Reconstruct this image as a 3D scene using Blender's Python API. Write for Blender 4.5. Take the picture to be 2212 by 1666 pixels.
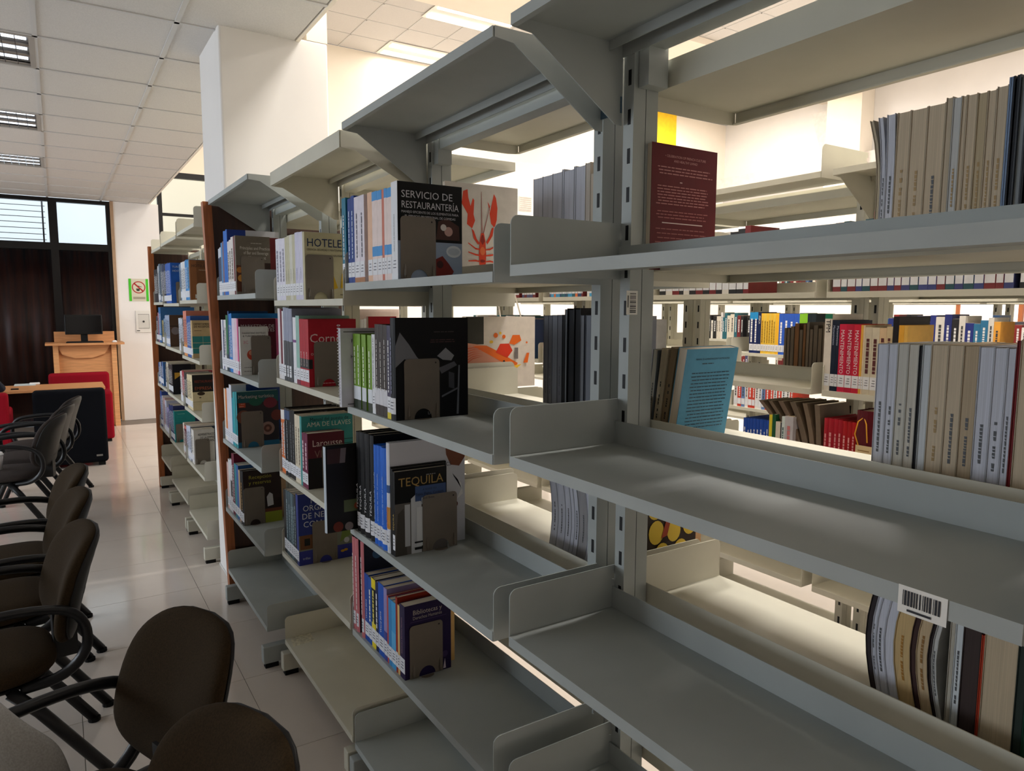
import bpy, math, random
from mathutils import Vector, Matrix
random.seed(7)
for o in list(bpy.data.objects): bpy.data.objects.remove(o)
SC = bpy.context.scene
COL = SC.collection
PI = math.pi
# ------------------------------------------------------------------ camera
CAMZ = 1.6
YAW, PITCH, ROLL, FPX = math.radians(32.58), math.radians(6.2), math.radians(0.2), 1535.0
_f = Vector((math.sin(YAW)*math.cos(PITCH), math.cos(YAW)*math.cos(PITCH), -math.sin(PITCH)))
_r = Vector((math.cos(YAW), -math.sin(YAW), 0)); _u = _r.cross(_f)
RT = _r*math.cos(ROLL)+_u*math.sin(ROLL); UP = -_r*math.sin(ROLL)+_u*math.cos(ROLL)
cd = bpy.data.cameras.new('camera'); cam = bpy.data.objects.new('camera', cd); COL.objects.link(cam)
cd.sensor_width = 36; cd.sensor_fit = 'HORIZONTAL'; cd.lens = 36*FPX/2212; cd.clip_start = .02
cam.matrix_world = Matrix(((RT.x, UP.x, -_f.x, 0), (RT.y, UP.y, -_f.y, 0), (RT.z, UP.z, -_f.z, CAMZ), (0, 0, 0, 1)))
SC.camera = cam
# ------------------------------------------------------------------ world, exposure
w = bpy.data.worlds.new('world'); SC.world = w; w.use_nodes = True
w.node_tree.nodes['Background'].inputs[0].default_value = (.80, .88, 1, 1)
w.node_tree.nodes['Background'].inputs[1].default_value = .25
SC.view_settings.view_transform = 'Standard'; SC.view_settings.look = 'None'
SC.view_settings.gamma = 1; SC.view_settings.use_curve_mapping = False
SC.view_settings.exposure = 0.08
try:
    SC.cycles.caustics_reflective = False; SC.cycles.caustics_refractive = False; SC.cycles.max_bounces = 8
except Exception: pass
LOW_W, HIGH_W, DAY_W = 76.0, 180.0, 85.0
COOL, WARM, DAY = (.95, .98, 1.0), (1.0, .945, .885), (.84, .92, 1.0)

# ------------------------------------------------------------------ pixel helpers (photo frame 2212 x 1666)
def ray(x, y): return _f + RT*((x-1106)/FPX) - UP*((y-833)/FPX)
def onX(x, y, X): d = ray(x, y); t = X/d.x; return Vector((X, d.y*t, CAMZ+d.z*t))
def onY(x, y, Y): d = ray(x, y); t = Y/d.y; return Vector((d.x*t, Y, CAMZ+d.z*t))
def onZ(x, y, Z): d = ray(x, y); t = (Z-CAMZ)/d.z; return Vector((d.x*t, d.y*t, Z))
def Y_at(px, X, z):            # Y on the line (X, ., z) whose image column is px
    k = (px-1106)/FPX; P = Vector((X, 0, z-CAMZ)); n = RT-_f*k
    return -(P.dot(n))/n.y
def Z_at(py, X, Y):            # height at (X, Y) whose image row is py
    k = (py-833)/FPX; n = -UP-_f*k
    return CAMZ-(X*n.x+Y*n.y)/n.z
class ZM:                      # zoomed-crop coordinates -> photo pixels
    def __init__(s, ox, oy, k): s.ox, s.oy, s.k = ox, oy, k
    def x(s, v): return s.ox+v/s.k
    def y(s, v): return s.oy+v/s.k

# ------------------------------------------------------------------ materials
def lin(c):
    return tuple((v/255/12.92 if v/255 <= .04045 else ((v/255+.055)/1.055)**2.4) for v in c)
MATS = {}
def mat(c, rough=.5, metal=0., noise=.06, scale=14., bump=0., spec=.5, key=None, stretch=None):
    k = key or (tuple(c), rough, metal, noise, scale, bump, stretch, spec)
    if k in MATS: return MATS[k]
    m = bpy.data.materials.new('paint'); m.use_nodes = True; nt = m.node_tree
    b = nt.nodes['Principled BSDF']; r, g, bl = lin(c)
    b.inputs['Roughness'].default_value = rough; b.inputs['Metallic'].default_value = metal
    b.inputs['Specular IOR Level'].default_value = spec
    if noise > 0 or bump > 0:
        tc = nt.nodes.new('ShaderNodeTexCoord'); no = nt.nodes.new('ShaderNodeTexNoise')
        no.inputs['Scale'].default_value = scale; no.inputs['Detail'].default_value = 4
        if stretch:
            mp = nt.nodes.new('ShaderNodeMapping'); mp.inputs['Scale'].default_value = stretch
            nt.links.new(tc.outputs['Object'], mp.inputs[0]); nt.links.new(mp.outputs[0], no.inputs[0])
        else: nt.links.new(tc.outputs['Object'], no.inputs[0])
        cr = nt.nodes.new('ShaderNodeValToRGB')
        a, z = 1-noise*1.6, 1+noise
        cr.color_ramp.elements[0].position = .3; cr.color_ramp.elements[1].position = .7
        cr.color_ramp.elements[0].color = (r*a, g*a, bl*a, 1); cr.color_ramp.elements[1].color = (min(1, r*z), min(1, g*z), min(1, bl*z), 1)
        nt.links.new(no.outputs[0], cr.inputs[0]); nt.links.new(cr.outputs[0], b.inputs['Base Color'])
        if bump:
            bp = nt.nodes.new('ShaderNodeBump'); bp.inputs['Strength'].default_value = bump; bp.inputs['Distance'].default_value = .002
            nt.links.new(no.outputs[0], bp.inputs['Height']); nt.links.new(bp.outputs[0], b.inputs['Normal'])
    else: b.inputs['Base Color'].default_value = (r, g, bl, 1)
    MATS[k] = m; return m
def emis(c, s):
    k = ('e', tuple(c), s)
    if k in MATS: return MATS[k]
    m = bpy.data.materials.new('glow'); m.use_nodes = True; nt = m.node_tree
    b = nt.nodes['Principled BSDF']; r, g, bl = lin(c)
    b.inputs['Base Color'].default_value = (r, g, bl, 1); b.inputs['Emission Color'].default_value = (r, g, bl, 1)
    b.inputs['Emission Strength'].default_value = s; MATS[k] = m; return m
def flat(c, rough=.45): return mat(c, rough, 0, 0, 1, 0, spec=.3)
GREY = mat((166, 172, 170), .58, 0, .05, 5, 0, key='grey_paint')
CREAM = mat((202, 199, 183), .48, 0, .04, 5, 0, key='cream_paint')
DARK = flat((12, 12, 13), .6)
WHITE = mat((232, 229, 226), .75, 0, .02, 2)
CREAMW = mat((246, 237, 222), .75, 0, .02, 2)
PAGE = mat((222, 208, 186), .8, 0, .12, 120, 0, stretch=(.05, 6, .05), key='pages')
TAUPE = mat((116, 106, 94), .45, 0, .04, 20)
WOOD = mat((172, 98, 50), .45, 0, .22, 9, 0, stretch=(9, 9, .6), key='wood')
DWOOD = mat((60, 34, 22), .5, 0, .2, 9, 0, stretch=(9, 9, .6), key='dwood')
MAPLE = mat((205, 146, 96), .45, 0, .1, 9, 0, stretch=(.7, 8, 8), key='maple')
BLK = flat((14, 14, 16), .35)
RUB = flat((10, 10, 10), .8)
STICK = flat((228, 230, 236), .5)

# ------------------------------------------------------------------ mesh builder
class MB:
    def __init__(s): s.v = []; s.f = []
    def add(s, vs, fs):
        n = len(s.v); s.v += [tuple(v) for v in vs]; s.f += [tuple(i+n for i in f) for f in fs]; return s
    def box(s, a, b):
        x0, y0, z0 = (min(a[i], b[i]) for i in range(3)); x1, y1, z1 = (max(a[i], b[i]) for i in range(3))
        return s.add([(x0, y0, z0), (x1, y0, z0), (x1, y1, z0), (x0, y1, z0), (x0, y0, z1), (x1, y0, z1), (x1, y1, z1), (x0, y1, z1)],
                     [(0, 3, 2, 1), (4, 5, 6, 7), (0, 1, 5, 4), (1, 2, 6, 5), (2, 3, 7, 6), (3, 0, 4, 7)])
    def prism(s, pts, axis, a, b):      # pts 2D polygon; axis 'y': (x,z) extruded in y ; 'x': (y,z) ; 'z': (x,y)
        def P(p, t): return {'y': (p[0], t, p[1]), 'x': (t, p[0], p[1]), 'z': (p[0], p[1], t)}[axis]
        n = len(pts); vs = [P(p, a) for p in pts]+[P(p, b) for p in pts]
        fs = [tuple(range(n)), tuple(range(2*n-1, n-1, -1))]+[(i, i+n, (i+1) % n+n, (i+1) % n) for i in range(n)]
        return s.add(vs, fs)
    def tube(s, pts, r, n=10, cap=True, flatten=1.0):
        pts = [Vector(p) for p in pts]; rings = []; prev = None
        for i, p in enumerate(pts):
            d = ((pts[min(i+1, len(pts)-1)]-pts[max(i-1, 0)])).normalized()
            if prev is None:
                a = d.orthogonal().normalized()
            else:
                a = (prev-d*prev.dot(d)).normalized()
            prev = a; b = d.cross(a); rr = r[i] if isinstance(r, (list, tuple)) else r
            rings.append([p+a*math.cos(2*PI*k/n)*rr+b*math.sin(2*PI*k/n)*rr*flatten for k in range(n)])
        vs = [v for R_ in rings for v in R_]; fs = []
        for i in range(len(rings)-1):
            for k in range(n): fs.append((i*n+k, i*n+(k+1) % n, (i+1)*n+(k+1) % n, (i+1)*n+k))
        if cap: fs += [tuple(range(n-1, -1, -1)), tuple(range((len(rings)-1)*n, len(rings)*n))]
        return s.add(vs, fs)
    def lathe(s, prof, c=(0, 0, 0), n=20):
        vs = []; fs = []
        for (r, z) in prof:
            for k in range(n): vs.append((c[0]+r*math.cos(2*PI*k/n), c[1]+r*math.sin(2*PI*k/n), c[2]+z))
        for i in range(len(prof)-1):
            for k in range(n): fs.append((i*n+k, i*n+(k+1) % n, (i+1)*n+(k+1) % n, (i+1)*n+k))
        fs += [tuple(range(n-1, -1, -1)), tuple(range((len(prof)-1)*n, len(prof)*n))]
        return s.add(vs, fs)
    def grid(s, fn, nu, nv, closed_u=False):
        vs = [fn(i/(nu if closed_u else nu-1), j/(nv-1)) for i in range(nu) for j in range(nv)]; fs = []
        for i in range(nu if closed_u else nu-1):
            for j in range(nv-1):
                a = i*nv+j; b = ((i+1) % nu)*nv+j; fs.append((a, b, b+1, a+1))
        return s.add(vs, fs)
    def build(s, name, m, parent=None, loc=None, smooth=False):
        me = bpy.data.meshes.new(name); me.from_pydata(s.v, [], s.f); me.update()
        me.materials.append(m)
        if smooth: me.polygons.foreach_set('use_smooth', [True]*len(me.polygons))
        o = bpy.data.objects.new(name, me); COL.objects.link(o)
        if parent: o.parent = parent
        if loc is not None: o.location = loc
        return o
def bevel(o, w=.004, seg=2):
    m = o.modifiers.new('bevel', 'BEVEL'); m.width = w; m.segments = seg; m.limit_method = 'ANGLE'; return o
def subsurf(o, n=1):
    m = o.modifiers.new('sub', 'SUBSURF'); m.levels = n; m.render_levels = n; return o
def empty(name, loc=(0, 0, 0), rz=0):
    o = bpy.data.objects.new(name, None); COL.objects.link(o); o.location = loc; o.rotation_euler = (0, 0, rz); o.empty_display_size = .1; return o
def tag(o, label, cat, group=None):
    o['label'] = label; o['category'] = cat
    if group: o['group'] = group
    return o
def struct(o): o['kind'] = 'structure'; return o
def copy_tree(o, parent=None):
    c = o.copy(); COL.objects.link(c); c.parent = parent
    for ch in list(o.children): copy_tree(ch, c)
    return c
# text -> mesh
_TX = {}
def text_mesh(s, size, align='LEFT', width=None):
    k = (s, round(size, 5), align, width)
    if k in _TX: return _TX[k]
    c = bpy.data.curves.new('txt', 'FONT'); c.body = s; c.size = size; c.align_x = align; c.resolution_u = 2; c.fill_mode = 'FRONT'
    o = bpy.data.objects.new('txt', c); COL.objects.link(o)
    dg = bpy.context.evaluated_depsgraph_get(); me = bpy.data.meshes.new_from_object(o.evaluated_get(dg))
    bpy.data.objects.remove(o); bpy.data.curves.remove(c); me.materials.clear()
    if width and len(me.vertices):
        xs = [v.co.x for v in me.vertices]; wd = max(xs)-min(xs)
        if wd > width:
            for v in me.vertices: v.co.x *= width/wd
    _TX[k] = me; return me
def text(s, size, color, M, parent, name='lettering', align='LEFT', width=None):
    me = text_mesh(s, size, align, width).copy(); me.transform(M); me.materials.append(flat(color))
    o = bpy.data.objects.new(name, me); COL.objects.link(o); o.parent = parent; return o
def frame(xd, yd, org):     # matrix with text x axis, y axis, origin
    xd, yd = Vector(xd), Vector(yd); zd = xd.cross(yd)
    return Matrix(((xd.x, yd.x, zd.x, org[0]), (xd.y, yd.y, zd.y, org[1]), (xd.z, yd.z, zd.z, org[2]), (0, 0, 0, 1)))
# ================================================================== THE SETTING
ZL, ZH, YF, XR = 3.04, 5.72, 11.4, 13.0
TILE = mat((214, 203, 192), .11, 0, .03, 3, 0, key='floor_tile')
def floor_bumpless():
    o = struct(MB().box((-5, -3, -.05), (XR, YF, -.003)).build('floor', mat((120, 112, 104), .5)))
    t = MB().box((.0012, .0012, -.003), (.5988, .5988, 0)); me = None
    for i in range(5):
        for j in range(17):
            loc = (-1.8+.6*i, 1.28+.6*j-.08*0, 0)
            if loc[1]+.6 > YF: continue
            if me is None:
                q = t.build('floor_tile', TILE, o, loc); me = q.data
            else:
                q = bpy.data.objects.new('floor_tile', me); COL.objects.link(q); q.parent = o; q.location = loc
    # the surrounding tiling, too far or hidden to tell apart
    m = MB(); 
    for (a, b, c, d) in ((-5, -3, -1.8, YF), (1.2, -3, XR, YF), (-1.8, -3, 1.2, 1.28)): m.box((a, b, -.003), (c, d, 0))
    r = m.build('floor_tiling', TILE, o); r['kind'] = 'stuff'
    return o
floor_bumpless()
TILEC = mat((214, 211, 207), .85, 0, .05, 160, .15, key='ctile')
GRIDC = flat((205, 204, 202), .5)
def ceiling(name, x0, x1, y0, y1, z, p, ox, oy, box, skip=()):
    o = struct(MB().box((x0, y0, z+.02), (x1, y1, z+.06)).build(name, flat((150, 148, 146))))
    g = MB(); n0 = math.ceil((x0-ox)/p); n1 = math.floor((x1-ox)/p)
    for k in range(n0, n1+1): g.box((ox+k*p-.012, y0, z-.002), (ox+k*p+.012, y1, z+.02))
    m0 = math.ceil((y0-oy)/p); m1 = math.floor((y1-oy)/p)
    for k in range(m0, m1+1): g.box((x0, oy+k*p-.012, z-.002), (x1, oy+k*p+.012, z+.0195))
    g.build('ceiling_grid', GRIDC, o)
    me = None; rest = MB()
    for i in range(n0-1, n1+1):
        for j in range(m0-1, m1+1):
            if (i, j) in skip: continue
            X0, X1, Y0, Y1 = ox+i*p, ox+(i+1)*p, oy+j*p, oy+(j+1)*p
            full = X0 >= x0-.001 and X1 <= x1+.001 and Y0 >= y0-.001 and Y1 <= y1+.001
            X0, X1, Y0, Y1 = max(X0, x0), min(X1, x1), max(Y0, y0), min(Y1, y1)
            inside = X1 > box[0] and X0 < box[1] and Y1 > box[2] and Y0 < box[3]
            if not inside: rest.box((X0, Y0, z+.004), (X1, Y1, z+.018)); continue
            if full and me:
                q = bpy.data.objects.new('ceiling_tile', me); COL.objects.link(q); q.parent = o; q.location = (X0, Y0, z)
            else:
                q = MB().box((.008, .008, .004), (X1-X0-.008, Y1-Y0-.008, .018)).build('ceiling_tile', TILEC, o, (X0, Y0, z))
                if full: me = q.data
    if rest.v:
        r = rest.build('ceiling_tiling', TILEC, o); r['kind'] = 'stuff'
    return o
# low tiled ceiling of the reading area: troffers sit in the column of tiles left of x = 0
PL, OX, OY = .615, -.015, 4.735
TRO = [-3, 0, 3, 6]
ceiling('ceiling', -5, 1.18, -3, YF, ZL, PL, OX, OY, (-1.3, 1.2, 3.3, YF), [(-1, j) for j in TRO]+[(-5, j) for j in (-1, 3, 7)])
PH = .65
HX, HY = 2.33*4.12/2.4, 5.93*4.12/2.4
ceiling('ceiling_high', 1.24, XR, -3, YF, ZH, PH, HX, HY, (3, 6.5, 7.5, YF))
struct(MB().box((1.18, -3, ZL), (1.20, YF, ZH)).build('wall_bulkhead', CREAMW))
# walls
def wall(name, a, b, m): return struct(MB().box(a, b).build(name, m))
wall('wall_left', (-5.1, -3, 0), (-5, YF, ZL+.05), WHITE)
for n, (y0, y1) in enumerate(((3.2, 6.2), (7.0, 10.0))):     # daylit windows of the reading area, outside the frame
    o = struct(MB().box((-5, y0, .9), (-4.94, y0+.06, 2.7)).box((-5, y1-.06, .9), (-4.94, y1, 2.7)).box((-5, y0+.06, .9), (-4.94, y1-.06, .96)).box((-5, y0+.06, 2.64), (-4.94, y1-.06, 2.7)).build(f'window_{11+n}', flat((20, 18, 18))))
    MB().box((-4.995, y0+.06, .96), (-4.98, y1-.06, 2.64)).build('pane', emis((225, 238, 255), .7), o)
    l = bpy.data.lights.new('daylight', 'AREA'); l.shape = 'RECTANGLE'; l.size = 1.68; l.size_y = 2.88; l.energy = DAY_W; l.color = DAY
    o = bpy.data.objects.new('daylight', l); COL.objects.link(o); o.location = (-4.97, (y0+y1)/2, 1.8); o.rotation_euler = (0, -PI/2, 0)
wall('wall_back', (-5, -3.1, 0), (XR, -3, ZH), WHITE)
wall('wall_right', (XR, -3, 0), (XR+.1, YF, ZH), WHITE)
wall('wall_far_upper', (1.24, YF, 4.32), (XR, YF+.1, ZH), CREAMW)
wall('wall_far_lower', (3.0, YF, 0), (XR, YF+.1, 4.32), WHITE)
wall('wall_far_mid', (1.24, YF, 3.52), (3.0, YF+.1, 4.32), CREAMW)
pier = wall('wall_far_pier', (.74, YF-.05, 0), (1.3, YF+.1, ZL), WHITE)
struct(MB().box((1.25, 8.0, ZH-.10), (XR, 8.98, ZH-.003)).build('trim_1', CREAMW))
# ledge and pilaster of the far right wall, and a shadow built as a wedge
struct(MB().box((XR-.25, 4.5, CAMZ+2.55), (XR-.002, YF-.01, CAMZ+2.9)).build('trim_2', mat((214, 206, 198), .8)))
struct(MB().box((XR-.4, 7.9, 0), (XR-.005, 8.6, ZH-.01)).build('trim_3', CREAMW))
struct(MB().add([(XR-.3, 8.15, 5.4), (XR-.3, 9.0, 5.4), (XR-.3, 8.7, 4.45), (XR-.004, 8.15, 5.4), (XR-.004, 9.0, 5.4), (XR-.004, 8.7, 4.45)],
     [(0, 2, 1), (3, 4, 5), (0, 1, 4, 3), (1, 2, 5, 4), (2, 0, 3, 5)]).build('trim_shade_wedge', mat((206, 202, 196), .8)))  # grey wedge standing in for a roof-shaped shadow on the wall
# column standing behind the end panel
def column():
    y0 = 4.045; x0 = .782; x1 = 1.357; y1 = 4.61
    o = struct(MB().box((x0, y0, 0), (x1, y1, ZL+.02)).build('wall_column', WHITE)); bevel(o, .012, 3)
    c = struct(MB().box((1.242, y0+.002, ZL+.02), (x1, y1-.002, ZH-.004)).build('wall_column_upper', CREAMW))
    struct(MB().box((x0-.006, y0-.003, 0), (x1, y1, .012)).build('baseboard_column', mat((215, 213, 210), .5)))
column()
# yellow panel and vent high on the far wall
a, b = onY(1405, 215, YF-.03), onY(1460, 318, YF-.03)
tag(MB().box((a.x, YF-.03, b.z-.8), (b.x, YF, a.z+.25)).build('wall_panel', mat((250, 205, 30), .6)), 'bright yellow panel hung high on the white far wall', 'panel')
a, b = onY(1122, 424, YF-.02), onY(1139, 456, YF-.02)
v = tag(MB().box((a.x, YF-.02, b.z), (b.x+.1, YF, a.z)).build('wall_vent', mat((214, 206, 198), .5)), 'small beige louvred vent on the white far wall', 'vent')
for k in range(7):
    zz = b.z+.02+(a.z-b.z-.04)*k/6
    MB().box((a.x+.02, YF-.026, zz-.006), (b.x+.08, YF-.018, zz+.006)).build('slat', mat((190, 182, 174), .5), v)
# ---- far glazed wall on the left: black frame, upper windows, brown curtains below
FR = flat((14, 12, 12), .4)
def window(n, x0, x1, z0, z1, pane_m, fw=.05):
    fr = MB()
    fr.box((x0, YF-.03, z0), (x0+fw, YF+.05, z1)); fr.box((x1-fw, YF-.03, z0), (x1, YF+.05, z1))
    fr.box((x0+fw, YF-.03, z1-fw), (x1-fw, YF+.05, z1)); fr.box((x0+fw, YF-.03, z0), (x1-fw, YF+.05, z0+fw))
    o = struct(fr.build(f'window_{n}', FR))
    MB().box((x0+fw, YF+.0, z0+fw), (x1-fw, YF+.012, z1-fw)).build('pane', pane_m, o)
    return o
def glass(name='glass'):
    if name in MATS: return MATS[name]
    m = bpy.data.materials.new('glass'); m.use_nodes = True; b = m.node_tree.nodes['Principled BSDF']
    b.inputs['Base Color'].default_value = (.95, .97, 1, 1); b.inputs['Roughness'].default_value = .02
    b.inputs['Transmission Weight'].default_value = 1; b.inputs['IOR'].default_value = 1.02
    MATS[name] = m; return m
G = glass()
xm = .035
window(1, -1.2, xm, 2.40, ZL-.005, G); window(2, xm, .70, 2.40, ZL-.005, G); window(6, -2.5, -1.2, 2.40, ZL-.005, G)
for n, x0, x1 in ((3, -1.2, xm), (4, xm, .70), (7, -2.5, -1.2)):
    window(n, x0, x1, .02, 2.40, G, .045)
wall('wall_far_left', (-5, YF, 0), (-2.5, YF+.1, ZL), WHITE)
struct(MB().box((.70, YF-.06, 0), (.74, YF+.06, ZL-.002)).build('trim_5', mat((170, 140, 110), .6)))
# daylit space beyond the upper panes: a pale lit wall with louvre slats
struct(MB().box((-3, YF+.9, 2.2), (1.25, YF+.95, 4)).build('wall_beyond', emis((226, 238, 242), 1.0)))
bl = empty('window_blind', (-.55, YF+.3, 2.45)); tag(bl, 'pale slatted blind hanging behind the upper window pane', 'blind')
for k in range(7):
    MB().box((-.55, -.004, .05+k*.075), (.5, .004, .058+k*.075)).build('slat', mat((240, 244, 244), .5), bl)
MB().box((.46, -.015, 0), (.48, .015, .58)).build('ladder_cord', STICK, bl)
CURT = mat((78, 38, 24), .45, 0, .55, 4, 0, stretch=(6, 6, .3), key='curtain')
def curtain(x0, x1, label):
    n = int((x1-x0)/.016)
    def fn(u, vv):
        x = x0+(x1-x0)*u
        return (x, YF+.11+.007*math.sin(x*17)+.004*math.sin(x*43+1), .03+2.36*vv)
    o = MB().grid(fn, n, 2).build('curtain', CURT, smooth=True); md = o.modifiers.new('thick', 'SOLIDIFY'); md.thickness = .004
    tag(o, label, 'curtain')
curtain(-1.16, -.01, 'wide dark brown folded curtain behind the glass left of the dark mullion')
curtain(.08, .68, 'narrow dark brown folded curtain behind the monitor and desk')
curtain(-2.46, -1.24, 'dark brown folded curtain behind the outermost glass panel')
struct(MB().box((-3, YF+.2, 0), (1.25, YF+.22, 2.42)).build('wall_behind_curtain', DWOOD))
# framed opening right of the pier
w5 = struct(MB().box((1.3, YF, 3.44), (3.0, YF+.08, 3.52)).box((1.3, YF, 0), (1.36, YF+.08, 3.44)).box((2.94, YF, 0), (3.0, YF+.08, 3.44)).box((1.36, YF, 2.9), (2.94, YF+.05, 2.94)).build('window_5', FR))
MB().box((1.36, YF+.03, 0), (2.94, YF+.042, 3.44)).build('pane', G, w5)
struct(MB().box((1.26, YF+1.0, 0), (3.4, YF+1.05, 4)).build('wall_beyond_right', emis((250, 240, 214), .8)))
# bright windows low in the right wall seen between the far shelves
for n, (y0, y1) in enumerate(((.5, 1.9), (3.0, 4.1), (5.2, 6.2))):
    o = struct(MB().box((XR-.06, y0, 1.35), (XR-.004, y0+.06, 2.25)).box((XR-.06, y1-.06, 1.35), (XR-.004, y1, 2.25)).box((XR-.06, y0, 1.29), (XR-.004, y1, 1.35)).box((XR-.06, y0, 2.25), (XR-.004, y1, 2.31)).build(f'window_{8+n}', mat((150, 84, 40), .5)))
    MB().box((XR-.03, y0+.06, 1.35), (XR-.02, y1-.06, 2.25)).build('pane', emis((255, 250, 244), .95), o)
# ---- luminaires
def area(name, loc, sx, sy, W, c):
    l = bpy.data.lights.new(name, 'AREA'); l.shape = 'RECTANGLE'; l.size = sx; l.size_y = sy; l.energy = W; l.color = c
    o = bpy.data.objects.new(name, l); COL.objects.link(o); o.location = loc; return o
CHR = mat((205, 208, 210), .18, .9, .02, 5, key='louver')
TLAB = {0: 'square louvred ceiling light closest above the wooden-panelled bay, louvres dark', 3: 'square louvred ceiling light, middle one of its row above the chairs',
        6: 'square louvred ceiling light over the navy armchair, tubes glaring bright', -3: 'square louvred ceiling light above the closest brown chairs'}
TLAB_ADDED = {-1: 'over the middle of the reading area', 3: 'over the reading area near the armchairs', 7: 'by the brown curtains'}  # extra lights added out of view to brighten the reading area
for i, j in [(-1, j) for j in TRO]+[(-5, j) for j in TLAB_ADDED]:
    x0, y0 = OX+i*PL, OY+j*PL
    t = empty('ceiling_light', (x0, y0, ZL)); tag(t, TLAB[j] if i == -1 else 'added unseen louvred ceiling light away from the shelves '+TLAB_ADDED[j], 'ceiling light', 'louvred lights in the low ceiling')
    p = PL; h = .02
    MB().box((.012, .012, h), (p-.012, .03, .1)).box((.012, p-.03, h), (p-.012, p-.012, .1)).box((.012, .03, h), (.03, p-.03, .1)).box((p-.03, .03, h), (p-.012, p-.03, .1)).box((.012, .012, .1), (p-.012, p-.012, .104)).build('housing', flat((210, 210, 208)), t)
    MB().box((.004, .004, -.004), (p-.004, .03, .004)).box((.004, p-.03, -.004), (p-.004, p-.004, .004)).box((.004, .03, -.004), (.03, p-.03, .004)).box((p-.03, .03, -.004), (p-.004, p-.03, .004)).build('rim', flat((170, 165, 158)), t)
    for k in range(4):
        yy = .03+(p-.06)*k/3
        MB().box((.03, yy-.012, .004), (p-.03, yy+.012, .012)).build('reflector', mat((150, 138, 124), .35, .3, 0), t)
    for q in range(3):
        ya = .03+(p-.06)*q/3
        for k in range(1, 9):
            xx = .03+(p-.06)*k/9
            MB().box((xx-.002, ya+.012, -.003), (xx+.002, ya+(p-.06)/3-.012, .006)).build('louver_blade', CHR, t)
        tb = MB().tube([(.04, ya+(p-.06)/6, .022), (p-.04, ya+(p-.06)/6, .022)], .014, 10).build('tube', emis((232, 242, 255), 2.0), t)
    l = area('tube_light', (x0+p/2, y0+p/2, ZL+.058), p-.08, p-.08, LOW_W, COOL)
def high_light(x0, ya, yb, label, W, lit=True):
    t = empty('ceiling_light', (x0, ya, ZH)); tag(t, label, 'ceiling light', 'strip lights in the high ceiling')
    L = 1.28; D = yb-ya
    MB().box((0, 0, -.012), (L, D, -.004)).build('housing', flat((235, 230, 222)), t)
    for k, s in enumerate((.06, D-.2)):
        MB().box((.05, s, -.03), (L-.05, s+.14, -.0125)).build('tube', emis((255, 246, 232), 4.0 if lit else .7), t)
        for q in range(24):
            MB().box((.06+q*.049, s+.005, -.036), (.064+q*.049, s+.135, -.0305)).build('louver_blade', flat((225, 222, 215)), t) if not lit else None
    if W:
        for s in (.06, D-.2): area('strip_lamp', (x0+L/2, ya+s+.07, ZH-.034), L-.1, .13, W/2, WARM)
g1, g2 = onZ(930, 33, ZH), onZ(955, 13, ZH)
high_light(4.6, 9.02, 9.62, 'double strip light glowing white beside the cream soffit', HIGH_W*.35)
high_light(4.6, 10.72, 11.32, 'louvred strip light in the high ceiling against the cream far wall', HIGH_W*.12, False)
for (x, y, lb) in ((2.2, 1.0, 'double strip light above the aisle behind the empty grey bay'), (2.2, 4.4, 'double strip light above the aisle behind the column'), (6.5, 1.0, 'double strip light above the far ranges by the windows'), (6.5, 5.0, 'double strip light in the high ceiling mid-hall'), (9.8, 3.0, 'double strip light in the high ceiling towards the right wall'), (9.8, 9.2, 'double strip light near the yellow panel', )):
    high_light(x, y, y+.6, lb, HIGH_W)
# ================================================================== SHELVING
def X_at0(px, Y, z):
    k = (px-1106)/FPX; n = RT-_f*k
    return -(Y*n.y+(z-CAMZ)*n.z)/n.x
PX0, PX1 = 1.062, 1.132          # depth range of the uprights in the near range (rel. to front edge .77)
def rpoly(x0, z0, x1, z1, r, corner):       # rectangle with the front-top corner rounded
    pts = [(x0, z0), (x1, z0), (x1, z1)]
    s = 1 if x1 > x0 else -1
    for k in range(5):
        a = PI/2*k/4
        pts.append((x0+s*r-s*r*math.sin(a), z1-r+r*math.cos(a)))
    return pts
def shelf(parent, xf, xb, y0, y1, z, m, lip=.022, fl=.05, brk=.10, name='shelf', bare=False, inv=False, t=.0025, deep=.17):
    s = 1 if xb > xf else -1
    q = MB()
    q.box((xf, y0, z-t), (xb, y1, z)); q.box((xf, y0, z-lip), (xf+s*t, y1, z-t))
    q.box((xf+s*t, y0+.001, z-lip), (xf+s*.014, y1-.001, z-lip+t))
    if fl and not (inv and s > 0): q.box((xb-s*t, y0, z), (xb, y1, z+fl))
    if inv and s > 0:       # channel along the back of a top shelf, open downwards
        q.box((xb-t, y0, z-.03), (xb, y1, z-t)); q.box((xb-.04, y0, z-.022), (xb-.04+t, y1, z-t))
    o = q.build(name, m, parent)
    if inv and s > 0: MB().box((xb-.0365, y0+.001, z-t-.0012), (xb-t-.001, y1-.001, z-t-.0002)).build('channel_shade', DARK, o)  # black strip put in as the deep shade inside the channel
    if bare: return o
    for yy, d in ((y0, -.0025), (y1, .0025)):
        if inv:     # canopy: gusset hanging below the deck
            pts = [(xf+s*.004, z-lip), (xf+s*.004, z), (xb, z), (xb, z-deep), (xb-s*.02, z-deep), (xf+s*.05, z-lip-.004)]
        else:
            pts = rpoly(xf+s*.002, z-lip, xb+s*.004, z+brk, .018, 0)
            pts = pts[:2]+[(xb+s*.004, z+brk-.035), (xb-s*.003, z+brk-.033), (xb-s*.003, z+brk-.022), (xb+s*.006, z+brk-.018)]+[(xb+s*.006, z+brk)]+pts[3:]
        b = MB().prism(pts, 'y', yy, yy+d).build('end_bracket', m, o)
    return o
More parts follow.
